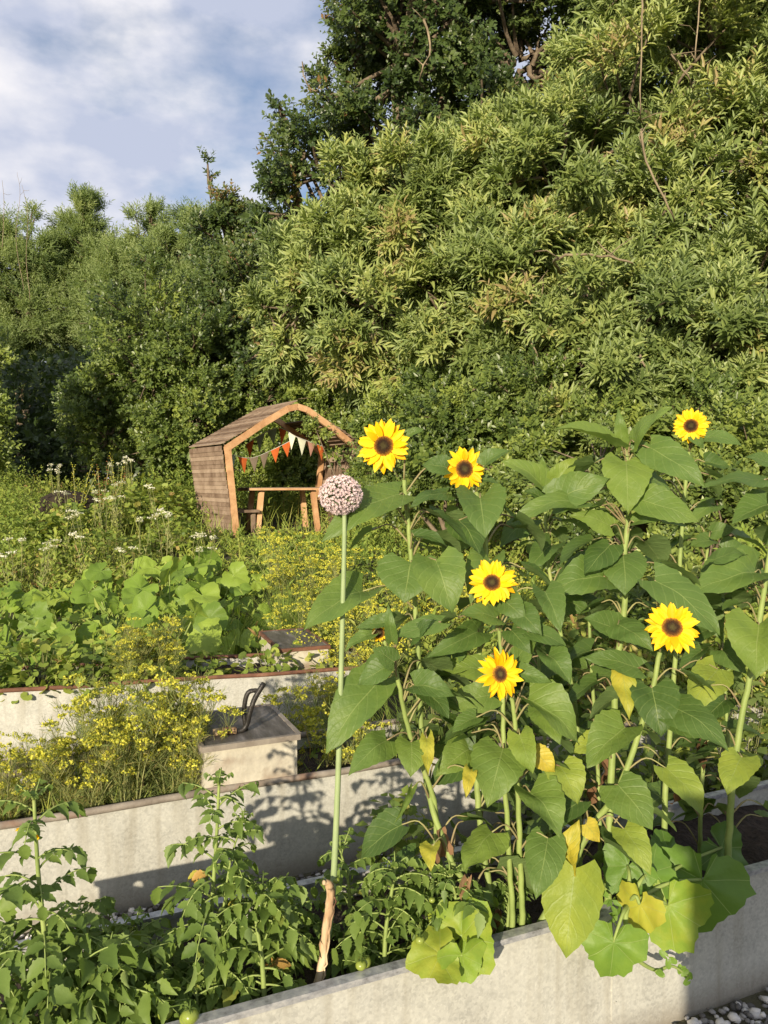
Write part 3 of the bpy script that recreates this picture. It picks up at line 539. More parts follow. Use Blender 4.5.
# plant: label, stem [(px,py,d)...] from the soil up, stem radius, flower (px,py,d,Rpx,face dx,dz), leaves [(bx,by,tx,ty,w,tone)], extra leaves
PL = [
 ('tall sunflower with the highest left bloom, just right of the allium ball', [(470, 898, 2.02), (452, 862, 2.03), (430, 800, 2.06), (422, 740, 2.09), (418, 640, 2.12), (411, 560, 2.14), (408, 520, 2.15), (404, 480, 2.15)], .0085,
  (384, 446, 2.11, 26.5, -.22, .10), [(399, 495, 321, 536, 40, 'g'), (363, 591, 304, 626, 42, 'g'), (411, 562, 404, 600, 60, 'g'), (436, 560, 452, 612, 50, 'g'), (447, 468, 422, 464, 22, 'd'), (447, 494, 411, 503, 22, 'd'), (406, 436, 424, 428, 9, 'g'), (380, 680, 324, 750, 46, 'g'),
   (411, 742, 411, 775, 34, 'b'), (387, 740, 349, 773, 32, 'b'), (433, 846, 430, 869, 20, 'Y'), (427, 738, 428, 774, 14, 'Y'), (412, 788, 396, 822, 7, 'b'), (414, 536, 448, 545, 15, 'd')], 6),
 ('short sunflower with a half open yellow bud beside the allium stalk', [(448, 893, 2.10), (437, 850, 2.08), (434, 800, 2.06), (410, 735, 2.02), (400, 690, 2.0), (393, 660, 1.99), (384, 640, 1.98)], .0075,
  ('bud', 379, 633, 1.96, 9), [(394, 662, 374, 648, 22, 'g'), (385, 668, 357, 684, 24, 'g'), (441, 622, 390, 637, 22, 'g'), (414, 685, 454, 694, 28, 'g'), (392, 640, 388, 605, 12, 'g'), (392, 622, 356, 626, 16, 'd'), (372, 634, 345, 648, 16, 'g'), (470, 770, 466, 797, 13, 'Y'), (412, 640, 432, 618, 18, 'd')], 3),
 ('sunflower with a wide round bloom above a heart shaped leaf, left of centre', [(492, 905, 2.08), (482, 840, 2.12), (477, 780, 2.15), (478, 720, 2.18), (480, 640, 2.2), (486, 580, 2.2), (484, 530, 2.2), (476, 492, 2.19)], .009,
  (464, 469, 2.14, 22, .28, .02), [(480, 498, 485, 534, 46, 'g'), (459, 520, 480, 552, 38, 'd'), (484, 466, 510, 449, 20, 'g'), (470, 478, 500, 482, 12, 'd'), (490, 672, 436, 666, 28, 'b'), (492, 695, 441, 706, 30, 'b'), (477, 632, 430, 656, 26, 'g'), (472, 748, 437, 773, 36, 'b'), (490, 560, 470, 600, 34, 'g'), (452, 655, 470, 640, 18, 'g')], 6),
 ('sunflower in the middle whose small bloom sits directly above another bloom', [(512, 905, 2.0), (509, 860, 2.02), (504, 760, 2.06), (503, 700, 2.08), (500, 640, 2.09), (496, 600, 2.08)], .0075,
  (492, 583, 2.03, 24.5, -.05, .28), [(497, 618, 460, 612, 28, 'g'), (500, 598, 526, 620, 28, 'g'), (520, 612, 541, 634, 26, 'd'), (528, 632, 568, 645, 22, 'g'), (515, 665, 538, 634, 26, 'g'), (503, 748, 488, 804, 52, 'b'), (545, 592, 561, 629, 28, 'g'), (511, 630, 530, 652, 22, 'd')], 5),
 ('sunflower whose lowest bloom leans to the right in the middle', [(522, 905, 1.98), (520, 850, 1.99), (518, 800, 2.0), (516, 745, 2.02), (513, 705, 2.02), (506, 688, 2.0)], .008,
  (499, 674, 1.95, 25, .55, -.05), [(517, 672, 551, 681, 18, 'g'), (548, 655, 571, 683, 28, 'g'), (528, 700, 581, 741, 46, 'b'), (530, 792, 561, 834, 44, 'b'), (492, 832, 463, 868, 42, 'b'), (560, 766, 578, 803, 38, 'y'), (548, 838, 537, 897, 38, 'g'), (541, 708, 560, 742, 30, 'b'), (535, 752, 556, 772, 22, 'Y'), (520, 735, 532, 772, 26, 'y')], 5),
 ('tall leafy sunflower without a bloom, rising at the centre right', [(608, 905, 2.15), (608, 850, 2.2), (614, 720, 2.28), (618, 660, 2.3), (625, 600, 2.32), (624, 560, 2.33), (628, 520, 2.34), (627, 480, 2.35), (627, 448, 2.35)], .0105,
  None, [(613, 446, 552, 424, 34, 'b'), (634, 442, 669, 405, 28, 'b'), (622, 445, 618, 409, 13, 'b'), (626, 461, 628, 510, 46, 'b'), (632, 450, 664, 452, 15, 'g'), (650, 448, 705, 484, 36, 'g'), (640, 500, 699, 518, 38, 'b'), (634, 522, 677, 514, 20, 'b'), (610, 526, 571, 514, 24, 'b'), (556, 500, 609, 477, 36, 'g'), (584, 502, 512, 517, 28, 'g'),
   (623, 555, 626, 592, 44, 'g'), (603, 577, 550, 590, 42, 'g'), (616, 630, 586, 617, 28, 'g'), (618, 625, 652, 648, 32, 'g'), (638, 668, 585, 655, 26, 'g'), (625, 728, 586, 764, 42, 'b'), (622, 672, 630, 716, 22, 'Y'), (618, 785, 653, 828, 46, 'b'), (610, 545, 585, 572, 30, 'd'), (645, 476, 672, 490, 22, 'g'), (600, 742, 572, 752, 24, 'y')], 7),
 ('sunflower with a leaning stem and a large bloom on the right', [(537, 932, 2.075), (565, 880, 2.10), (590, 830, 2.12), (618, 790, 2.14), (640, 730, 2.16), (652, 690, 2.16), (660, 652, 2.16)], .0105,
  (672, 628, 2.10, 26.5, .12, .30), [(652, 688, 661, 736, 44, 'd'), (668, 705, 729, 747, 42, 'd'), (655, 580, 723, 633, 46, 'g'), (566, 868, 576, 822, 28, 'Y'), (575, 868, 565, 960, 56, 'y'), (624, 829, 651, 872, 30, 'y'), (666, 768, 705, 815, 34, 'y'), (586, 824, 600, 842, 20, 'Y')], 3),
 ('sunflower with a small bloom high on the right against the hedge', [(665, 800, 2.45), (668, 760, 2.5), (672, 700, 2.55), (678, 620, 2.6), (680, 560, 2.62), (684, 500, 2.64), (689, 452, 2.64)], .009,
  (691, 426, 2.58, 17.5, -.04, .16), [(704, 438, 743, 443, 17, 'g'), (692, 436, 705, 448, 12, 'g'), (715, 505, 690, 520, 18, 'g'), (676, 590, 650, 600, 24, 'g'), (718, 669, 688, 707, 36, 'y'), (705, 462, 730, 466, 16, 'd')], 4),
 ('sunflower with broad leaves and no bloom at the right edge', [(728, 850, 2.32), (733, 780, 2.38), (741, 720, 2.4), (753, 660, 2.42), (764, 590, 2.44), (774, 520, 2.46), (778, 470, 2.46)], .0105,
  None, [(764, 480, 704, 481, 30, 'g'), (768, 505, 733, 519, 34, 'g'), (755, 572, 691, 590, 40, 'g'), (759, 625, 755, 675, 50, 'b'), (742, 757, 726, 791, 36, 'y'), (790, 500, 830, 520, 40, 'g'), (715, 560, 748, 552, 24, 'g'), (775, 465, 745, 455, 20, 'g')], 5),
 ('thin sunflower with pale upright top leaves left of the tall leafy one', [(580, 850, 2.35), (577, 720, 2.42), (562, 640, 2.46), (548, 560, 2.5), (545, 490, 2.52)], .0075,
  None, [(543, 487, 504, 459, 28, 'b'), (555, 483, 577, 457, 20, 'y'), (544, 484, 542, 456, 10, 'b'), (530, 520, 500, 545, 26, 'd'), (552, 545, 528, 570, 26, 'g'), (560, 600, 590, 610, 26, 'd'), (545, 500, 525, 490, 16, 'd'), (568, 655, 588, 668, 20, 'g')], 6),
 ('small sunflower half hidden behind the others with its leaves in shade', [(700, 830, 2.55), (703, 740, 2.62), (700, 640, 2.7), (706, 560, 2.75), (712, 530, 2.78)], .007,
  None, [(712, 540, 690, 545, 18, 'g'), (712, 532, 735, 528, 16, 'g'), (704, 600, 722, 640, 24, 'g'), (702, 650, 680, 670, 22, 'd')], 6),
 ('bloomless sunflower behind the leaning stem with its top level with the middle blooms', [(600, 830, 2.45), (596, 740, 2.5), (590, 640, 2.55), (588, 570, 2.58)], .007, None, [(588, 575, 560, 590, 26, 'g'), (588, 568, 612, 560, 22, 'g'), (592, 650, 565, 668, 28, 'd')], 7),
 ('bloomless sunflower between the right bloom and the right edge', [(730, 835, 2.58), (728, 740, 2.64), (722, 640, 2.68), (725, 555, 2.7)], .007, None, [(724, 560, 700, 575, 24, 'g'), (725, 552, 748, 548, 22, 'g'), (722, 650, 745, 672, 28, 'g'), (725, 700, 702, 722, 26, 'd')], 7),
 ('bloomless sunflower in the shade behind the lowest bloom', [(550, 850, 2.35), (546, 760, 2.4), (540, 680, 2.44), (536, 610, 2.46)], .007, None, [(537, 615, 515, 630, 22, 'd'), (541, 690, 562, 708, 26, 'g'), (546, 760, 525, 780, 24, 'd')], 6),
]
def stem_at(path, p):
    d = np.linalg.norm(path - p, axis=1); return path[int(np.argmin(d))]
def sunflower(label, stem, rad, flw, lvs, extra):
    base = W(stem[0][0], stem[0][1], max(stem[0][2], dn(stem[0][0], 1.76))); base = np.array([base[0], base[1], .335])
    root = thing('sunflower', label, 'sunflower', base, 'sunflowers growing in the nearest trough')
    stem = [(a_, b_, max(c_, dn(a_, 1.76))) for a_, b_, c_ in stem]
    root_off = base
    pts = [base - [0, 0, .02]] + [W(*s) for s in stem[1:]] if W(*stem[0])[2] < .36 else [base - [0, 0, .02], W(*stem[0])] + [W(*s) for s in stem[1:]]
    path = smooth_path(pts, 6)
    a = Acc(); n = len(path)
    tube(a, path - base + rs.normal(0, .0008, path.shape), np.linspace(rad * 1.1, rad * .68, n), 9)
    a.build('stem', STEM, root)
    def petiole(P, leaf, k=.0028):
        # join the leaf base to the stem a little lower down
        c = path[np.argsort(np.linalg.norm(path - (P - [0, 0, .05]), axis=1))[0]]
        mid = (c + P) / 2 + np.array([0, 0, .02 + .12 * np.linalg.norm(P - c)]); pet = Acc()
        tube(pet, smooth_path([c, mid, P], 4) - base, [k * 1.0] * 4 + [k * .7] * 5, 6); pet.build('leaf_stalk', STEMP, leaf)
    for (bx_, by_, tx, ty, w, tone) in lvs:
        q = path[np.argmin([np.hypot(*(np.array([(p[0]) / max(p[1], .1) * F + 384 - bx_, 480 - (p[2] - 1.6) / max(p[1], .1) * F - by_]))) for p in path])]
        d = q[1] - rs.uniform(.0, .09)
        d = max(d, dn(bx_, 1.70))
        B = W(bx_, by_, d); lenp = math.hypot(bx_ - tx, by_ - ty) / F * d
        Tp = W(tx, ty, d - rs.uniform(.05, .45) * lenp - (.06 if ty > by_ + 20 else 0))
        if ty > 900: B = W(bx_, by_, dn(bx_, 1.66)); Tp = W(tx, ty, dn(tx, 1.62))
        L3 = np.linalg.norm(Tp - B)
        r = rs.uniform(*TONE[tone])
        a = Acc(); big_leaf(a, B - base, Tp - base, leaf_normal(B, Tp, .22), w / F * d / L3 * 1.06, rs.uniform(-.10, .42), rs.uniform(.02, .13), r, wav=rs.uniform(.02, .05) if tone not in 'xY' else .06)
        petiole(B, a.build('leaf', SUNL, root))
    for k in range(int(extra * 3.4)):
        s = path[int(rs.uniform(.2, .97) * (n - 1))]; az = rs.uniform(-.5, 3.64)   # mostly away from the camera: they fill the plant's back
        hd = np.array([math.cos(az), math.sin(az), 0]); L = rs.uniform(.07, .135)
        B = s + hd * rs.uniform(.05, .12) + [0, 0, rs.uniform(.0, .05)]; Tp = B + hd * L + [0, 0, -rs.uniform(.1, .8) * L]
        if B[2] < .44 or Tp[2] < .36: continue
        a = Acc(); big_leaf(a, B - base, Tp - base, nrm(np.array([0, 0, 1]) - hd * .2 + rs.normal(0, .2, 3)), rs.uniform(.7, .9), .15, .05, rs.uniform(.1, .45)); petiole(B, a.build('leaf', SUNL, root))
    # dried leaves hanging at the foot of the stem
    for k in range(1):
        z = rs.uniform(.45, .75); s = path[np.argmin(np.abs(path[:, 2] - z))]; az = rs.uniform(-2.6, -.4)
        B = s + np.array([math.cos(az), math.sin(az), 0]) * .03
        if B @ ND < 1.72 and z < .55: continue
        Tp = B + [rs.normal(0, .01), rs.normal(0, .01), -rs.uniform(.06, .11)]
        a = Acc(); big_leaf(a, B - base, Tp - base, nrm([rs.normal(), -1, .1]), rs.uniform(.25, .4), .9, .08, rs.uniform(0, 1), wav=.12); petiole(B, a.build('dried_leaf', DRY, root), .0018)
    if flw and flw[0] == 'bud':
        _, fx, fy, d, r = flw; Cc = W(fx, fy, d); flower_head(root, Cc - base, nrm(CAM - Cc + np.array([.1, 0, .1])), r / F * d, 18, .62)
    elif flw:
        fx, fy, d, r, fdx, fdz = flw; Cc = W(fx, fy, d); f = nrm(nrm(CAM - Cc) + np.array([fdx, 0, fdz + .05]))
        flower_head(root, Cc - base, f, r / F * d, int(rs.randint(38, 46)), {464: .41, 691: .40, 499: .33, 492: .35}.get(fx, .375))
    elif flw is None:   # young closed top
        a = Acc(); tp = path[-1] - base; az = np.arange(8) * .785
        dd = np.stack([np.cos(az) * .5, np.sin(az) * .5, np.ones(8)], 1); leaves(a, np.repeat(tp[None], 8, 0), dd, -dd * [1, 1, -.3], .045, .018, LANCE, .55)
        a.build('leaf_tuft', SUNL, root)
for p in PL: sunflower(*p)
# ------------------------------------------------------------------ allium
def allium():
    B = W(333, 893, 1.98); base = np.array([W(319, 985, 1.93)[0], W(319, 985, 1.93)[1], .33])
    t = thing('allium', 'tall allium with a round pinkish lilac seed ball on one straight green stalk', 'allium', base)
    Cc = W(341, 495, 2.0)
    a = Acc(); pts = [W(318, 990, 1.93), W(328, 930, 1.96), W(333, 888, 1.98), W(338, 780, 1.995), W(342, 640, 2.0), W(344.5, 520, 2.0), Cc]
    tube(a, smooth_path(pts, 6) - base, np.linspace(.0105, .0050, 37), 10); a.build('stalk', ALST, t)
    a = Acc()   # dried papery sheath, bent at its top, with splits
    p = smooth_path([W(317, 992, 1.915), W(322, 965, 1.92), W(326, 930, 1.93), W(331, 898, 1.945), W(329, 884, 1.94), W(323, 882, 1.93)], 5) - base
    r = np.interp(np.linspace(0, 1, len(p)), [0, .15, .5, .8, 1], [.0135, .0105, .0115, .0095, .005]) * rs.uniform(.9, 1.12, len(p)); tube(a, p + rs.normal(0, .0012, p.shape), r, 9)
    for k in range(5):
        q = p + rs.normal(0, .004, 3) + np.array([.008 * math.cos(k * 1.3), -.006, 0]); i0 = rs.randint(0, 8); tube(a, q[i0:i0 + 16] + rs.normal(0, .002, q[i0:i0 + 16].shape), rs.uniform(.002, .004), 4)
    a.build('dried_sheath', HUSK, t)
    # ball of florets
    n = 820; i = np.arange(n) + .5; phi = np.arccos(1 - 2 * i / n); th = i * 2.39996
    D = np.stack([np.cos(th) * np.sin(phi), np.sin(th) * np.sin(phi), np.cos(phi)], 1) + rs.normal(0, .05, (n, 3)); D = nrm(D)
    Rr = .0600 * rs.uniform(.84, 1.05, n) * (1 - .10 * D[:, 2] ** 2); c = Cc - base
    st = Acc()
    k = nrm(np.cross(D, rs.normal(size=(n, 3)))); k2 = np.cross(D, k); s = .0006
    P0 = c + D * .008; P1 = c + D * Rr[:, None] * .85
    v = np.stack([P0 + k * s, P0 - k * s, P1 - k * s, P1 + k * s, P0 + k2 * s, P0 - k2 * s, P1 - k2 * s, P1 + k2 * s], 1)
    st.add(v.reshape(-1, 3), faces_q=(np.array([[0, 1, 2, 3], [4, 5, 6, 7]])[None] + (np.arange(n) * 8)[:, None, None]).reshape(-1, 4))
    hb = st.build('flower_ball', ALST, t)
    a = Acc()
    for m in range(6):
        an = m * math.pi / 3; side = k * math.cos(an) + k2 * math.sin(an)
        leaves(a, c + D * Rr[:, None] * .84, nrm(D * 1.2 + side * .75), D - side, 0.0082 * rs.uniform(.7, 1.3, n), .0038, SMALL, rs.uniform(0, 1, n))
    oc = np.array([(1, 0, 0), (0, 1, 0), (-1, 0, 0), (0, -1, 0), (0, 0, 1), (0, 0, -1)]) * .0019
    v = (c + D * Rr[:, None] * .90)[:, None] + oc[None]
    lu = np.zeros((n, 6, 3)); lu[..., 2] = .75
    a.add(v.reshape(-1, 3), faces_t=(np.array([[0, 1, 4], [1, 2, 4], [2, 3, 4], [3, 0, 4], [1, 0, 5], [2, 1, 5], [3, 2, 5], [0, 3, 5]])[None] + (np.arange(n) * 6)[:, None, None]).reshape(-1, 3), luv=lu.reshape(-1, 3))
    a.build('florets', ALF, hb, smooth=False)
allium()
# ------------------------------------------------------------------ squash plant hanging over the rim
def squash():
    base = np.array([*W(650, 880, dn(650, 1.8))[:2], .34])
    t = thing('squash_plant', 'squash plant with large lobed leaves and a curling tip hanging over the trough edge', 'squash plant', base)
    items = [(614, 943, 1.615, (-.1, -.1, -.9), (-.15, -1, .3), .088, .52), (702, 880, 1.68, (-.2, -.2, -.9), (-.1, -.9, .45), .135, .40), (668, 905, 1.64, (.1, -.15, -.9), (-.3, -1, .3), .118, .66), (722, 848, 1.80, (.6, -.3, -.5), (0, -.7, .9), .092, .25),
             (628, 866, 1.70, (-.5, -.2, -.6), (0, -.7, .8), .075, .42), (668, 850, 1.80, (-.5, -.2, .2), (0, -.6, .9), .07, .3), (640, 905, 1.615, (-.1, 0, -1), (-.9, -.6, .1), .075, .84), (652, 872, 1.68, (.5, -.1, -.4), (0, -.8, .7), .075, .45)]
    st = Acc()
    hub = W(628, 905, dn(628, 1.66))
    for (x, y, d, D, Nn, r, rn) in items:
        B = W(x, y, dn(x, d)); a = Acc(); round_leaf(a, B - base, D, np.array(Nn, float), r, rn, cup=.03, wav=.11, lobes=.12); a.build('leaf', SQL, t)
        tube(st, smooth_path([hub, (hub + B) / 2 + [0, -.01, .03], B + [0, .004, 0]], 5) - base, [.006] * 5 + [.0045] * 6, 7)
    tube(st, smooth_path([base + [0, 0, 0], W(640, 890, dn(640, 1.74)), hub, W(626, 925, dn(626, 1.64)), W(634, 955, dn(634, 1.64)), W(655, 970, dn(655, 1.65)), W(672, 966, dn(672, 1.65)), W(688, 976, dn(688, 1.65))], 6) - base, np.linspace(.010, .003, 43), 8)
    st.build('vine', STEM, t)
    a = Acc()
    for k, (x, y) in enumerate(((655, 970), (668, 958), (680, 975), (690, 980))):
        B = W(x, y, dn(x, 1.65)); leaves(a, [B - base] * 3, rs.normal(0, 1, (3, 3)) + [.3, -.3, .2], [[0, -1, .3]] * 3, .03, .018, ROUND, .5)
    for (x, y) in ((600, 890), (612, 900), (618, 915)): 
        B = W(x, y, dn(x, 1.66)); leaves(a, [B - base] * 4, rs.normal(0, 1, (4, 3)), [[0, -1, .3]] * 4, .03, .014, LANCE, .5)
    tube(a, smooth_path([W(612, 930, dn(612, 1.65)), W(606, 925, dn(612, 1.64)), W(612, 920, dn(612, 1.64)), W(618, 928, dn(612, 1.65))], 6) - base, .0012, 5, rnd=.5)
    a.build('young_tip', SQL, t)
squash()
def squash2():
    base = np.array([*W(450, 930, dn(450, 1.8))[:2], .34])
    t = thing('squash_plant', 'small squash plant with pale yellow green leaves drooping over the trough rim below the tomatoes', 'squash plant', base)
    st = Acc()
    for (x, y, d, D, Nn, r, rn) in ((462, 936, 1.70, (.35, -.1, .5), (-.1, -.8, .7), .095, .68), (440, 955, 1.68, (-.8, -.1, -.1), (0, -.5, .9), .075, .74), (462, 955, 1.655, (.2, -.1, -.9), (.1, -1, .4), .06, .64)):
        B = W(x, y, dn(x, d)); a = Acc(); round_leaf(a, B - base, D, np.array(Nn, float), r, rn, cup=.10, lobes=.14, wav=.16); a.build('leaf', SQL, t)
        tube(st, smooth_path([base, (base + B) / 2 + [0, 0, .03], B], 4) - base, .004, 6)
    st.build('leaf_stalks', STEM, t)
squash2()
# ------------------------------------------------------------------ tomatoes
def T_tom():
    v = [(0, 0, 0)]; prof = [(.16, .06), (.34, .17), (.30, .24), (.42, .36), (.33, .43), (.34, .58), (.24, .65), (.17, .80), (0, 1.0)]
    mid = [(0, y, -.02 - .12 * y * y) for _, y in prof[:-1]]
    L = [(-x, y, .06 * x * 2 - .10 * y * y - .05 * x) for x, y in prof[:-1]]; Rr = [(-x, y, z) for x, y, z in L]
    V = [(0, 0, 0)] + mid + L + Rr + [(0, 1, -.16)]
    n = len(mid); q = []; tr = [[0, 1, 1 + n], [0, 1 + 2 * n, 1]]
    for i in range(n - 1):
        q.append([1 + i, 2 + i, 2 + n + i, 1 + n + i]); q.append([1 + i, 1 + 2 * n + i, 2 + 2 * n + i, 2 + i])
    e = 1 + 3 * n; tr += [[n, e, 2 * n], [n, 3 * n, e]]
    return np.array(V, float), [], tr, q
TOM = T_tom()
def compound(accL, accS, B, D, L, base, rn, droop=.5):
    D = nrm(D); n = 4
    if B[2] < .50 and (B + D * L * .9) @ ND < 1.72: D = nrm(D + ND * (1.2 * max(0, 1.72 - (B + D * L * .9) @ ND) / L + .4) + np.array([0, 0, .3]))
    if B[2] < .50 and (B + D * L * .9) @ ND < 1.70: return
    pts = [B]; d = D.copy()
    for k in range(8): d = nrm(d + np.array([0, 0, -droop * .11])); pts.append(pts[-1] + d * L / 8)
    pts = np.array(pts); tube(accS, pts - base, np.linspace(.0028, .0011, 9), 5)
    up = np.array([0, 0, 1.0]); P = []; DD = []; LL = []
    for i, s in enumerate((2, 4, 6)):
        tdir = nrm(pts[s + 1] - pts[s - 1]); side = nrm(np.cross(tdir, up))
        for sg in (-1, 1):
            P.append(pts[s]); DD.append(nrm(side * sg + tdir * .45 + rs.normal(0, .12, 3) + [0, 0, -.25])); LL.append(L * (.27, .37, .35)[i] * rs.uniform(.8, 1.15))
            if i < 2 and rs.rand() < .6: P.append(pts[s + 1]); DD.append(nrm(side * sg + tdir * .3 + rs.normal(0, .2, 3))); LL.append(L * .13)
    P.append(pts[-1]); DD.append(nrm(pts[-1] - pts[-2] + [0, 0, -.15])); LL.append(L * .38)
    P, DD, LL = np.array(P), np.array(DD), np.array(LL)
    Nn = nrm(up + rs.normal(0, .35, P.shape) + TOSUN * .3)
    leaves(accL, P - base, DD, Nn, LL, LL * rs.uniform(.68, .9, len(LL)), TOM, np.clip(rn + rs.normal(0, .14, len(LL)), 0, .9 if rn < .9 else 1), curl=rs.uniform(1.2, 3.2))
def tomato(label, stem, nl, Ls, fruits=(), rad=.007, rn=.5, az=None, flowers=()):
    P = [W(*s) for s in stem]; base = np.array([P[0][0], P[0][1], .33]); t = thing('tomato_plant', label, 'tomato plant', base, 'tomato plants in the nearest trough')
    if P[0][2] > .34: P = [base] + P
    path = smooth_path(P, 6); a = Acc(); tube(a, path - base, np.linspace(rad, rad * .45, len(path)), 8)
    aL, aS = Acc(), Acc()
    nl = int(nl * 2.6)
    for k in range(nl):
        f = .05 + .95 * ((k + rs.rand()) / nl) ** 1.25; s = path[int(f * (len(path) - 1))]; an = k * 2.4 + rs.uniform(-.4, .4)
        el = .35 + .7 * f ** 2 + rs.uniform(-.25, .25); D = np.array([math.cos(an), math.sin(an) * .7, el])
        compound(aL, aS, s, D, Ls * 1.08 * rs.uniform(.7, 1.2) * (1.05 - .5 * f ** 3), base, rn if rs.rand() > .02 else .97, rs.uniform(.8, 2.2))
    tp = path[-1]
    for k in range(4): compound(aL, aS, tp, np.array([math.cos(k * 1.6), math.sin(k * 1.6), 1.4]), Ls * .35, base, rn, .5)
    a.build('stem', STEM, t); aS.build('leaf_stalks', STEM, t); aL.build('leaves', TOML, t)
    for (x, y, d, r) in fruits:
        fc = W(x, y, d) - base; s = nrm(path[np.argmin(np.abs(path[:, 2] - W(x, y, d)[2] - .04))] - base - fc)
        a = Acc(); nu, nv_ = 14, 9; v = []
        for i in range(nv_ + 1):
            ph = math.pi * i / nv_
            for j in range(nu):
                th = 2 * math.pi * j / nu; rr = r * math.sin(ph) * (1 + .03 * math.cos(5 * th)); v.append(fc + [rr * math.cos(th), rr * math.sin(th), r * .86 * math.cos(ph) - .1 * r * math.exp(-(ph / .4) ** 2)])
        a.add(v, faces_q=[[i * nu + j, (i + 1) * nu + j, (i + 1) * nu + (j + 1) % nu, i * nu + (j + 1) % nu] for i in range(nv_) for j in range(nu)])
        fo = a.build('tomato', TOMF, t)
        a = Acc(); an = np.arange(5) * 1.257; leaves(a, [fc + [0, 0, r * .8]] * 5, np.stack([np.cos(an), np.sin(an), 0 * an + .15], 1), [[0, 0, 1]] * 5, r * .9, r * .22, LANCE, .4); tube(a, [fc + [0, 0, r * .75], fc + [0, .004, r + .012], fc + s * .04 + [0, 0, r]], .0015, 5, rnd=.4); a.build('calyx', TOML, fo)
    for (x, y, d) in flowers:
        fc = W(x, y, d) - base; a = Acc(); an = np.arange(6) * 1.047
        leaves(a, [fc] * 6, np.stack([np.cos(an) * .6, -.8 + 0 * an, np.sin(an) * .6 - .3], 1), [[0, -1, 0]] * 6, .012, .006, SMALL, .6); a.build('flower', PETAL, t)
TOMF = leafmat('green_tomato', [(0, (.24, .30, .05)), (1, (.42, .42, .09))], .15, .3, .5, None, 0, 12)
tomato('tall tomato plant with a yellow flower at the bottom left corner', [(76, 1060, 1.70), (62, 1000, 1.71), (48, 955, 1.73), (43, 920, 1.74), (38, 870, 1.75), (34, 800, 1.75)], 15, .15, ((165, 1012, 1.72, .018), (188, 1018, 1.70, .019)), .009, .48, flowers=((38, 835, 1.73), (20, 828, 1.73)))
tomato('tomato plant with an upright green shoot before the shadow on the second trough', [(205, 1000, 1.86), (210, 930, 1.87), (213, 890, 1.88), (217, 830, 1.89), (219, 785, 1.89)], 16, .13, ((150, 1000, 1.78, .015),), .0075, .5)
tomato('side shoot of tomato leaning right beside the upright green shoot', [(222, 960, 1.86), (224, 905, 1.87), (232, 855, 1.88), (243, 822, 1.88)], 8, .095, (), .004, .5)
tomato('low bushy tomato plant between the two left tomato stems', [(120, 1070, 1.70), (118, 1020, 1.72), (112, 985, 1.74), (108, 955, 1.76)], 15, .14, (), .007, .52)
tomato('sprawling tomato plant with pale leaves left of the dry allium sheath', [(265, 1010, 1.84), (262, 960, 1.85), (256, 915, 1.87), (262, 890, 1.88)], 15, .13, (), .007, .55)
tomato('small tomato plant growing right behind the allium stalk', [(352, 960, 2.08), (352, 930, 2.09), (348, 880, 2.10), (340, 850, 2.10)], 10, .10, ((336, 880, 1.98, .010), (364, 962, 1.90, .018)), .006, .5)
tomato('tomato plant with a stout pale stem right of the dry allium sheath', [(384, 975, 1.96), (386, 930, 1.97), (392, 890, 1.98), (395, 868, 1.98)], 15, .12, ((361, 965, 1.88, .014), (420, 940, 1.9, .012)), .0075, .5)
tomato('bushy dark tomato plant below the sunflower stems', [(462, 980, 1.97), (460, 930, 1.98), (455, 895, 2.0), (450, 875, 2.0)], 15, .12, ((432, 900, 1.93, .008),), .007, .42)
tomato('low tomato plant at the trough edge under the yellow sunflower leaves', [(505, 970, 2.06), (508, 920, 2.08), (510, 890, 2.09)], 12, .11, (), .006, .42)
tomato('tomato seedling between the sunflower stems and the allium with small leaves', [(415, 960, 2.08), (420, 900, 2.1), (425, 875, 2.1)], 10, .11, (), .006, .45)
tomato('low leafy tomato plant at the bottom edge of the photo', [(205, 1075, 1.80), (200, 1030, 1.80), (196, 990, 1.80)], 12, .13, ((190, 1016, 1.66, .019),), .006, .5)
tomato('low tomato plant in front of the shadow on the second trough', [(160, 1030, 1.84), (158, 990, 1.86), (154, 958, 1.88)], 11, .13, (), .006, .55)
tomato('leafy tomato plant filling the gap right of the corner plant', [(85, 1040, 1.84), (84, 985, 1.86), (80, 940, 1.88), (78, 915, 1.88)], 11, .13, (), .006, .5)
tomato('tomato plant reaching over the inner trough rim below the round light spot', [(145, 1000, 1.96), (142, 955, 1.98), (136, 925, 1.99)], 10, .13, (), .006, .55)
tomato('tomato plant filling the row just left of the dry allium sheath', [(282, 975, 2.02), (280, 930, 2.04), (276, 900, 2.05)], 9, .11, (), .006, .5)
tomato('tomato plant cut by the left edge of the photo', [(-12, 1060, 1.62), (-8, 1000, 1.64), (-5, 950, 1.66)], 12, .13, (), .006, .5)
tomato('tomato plant half hidden under the sprawling leaves in the middle of the row', [(300, 950, 2.08), (298, 930, 2.10), (292, 905, 2.10)], 9, .11, (), .006, .42)
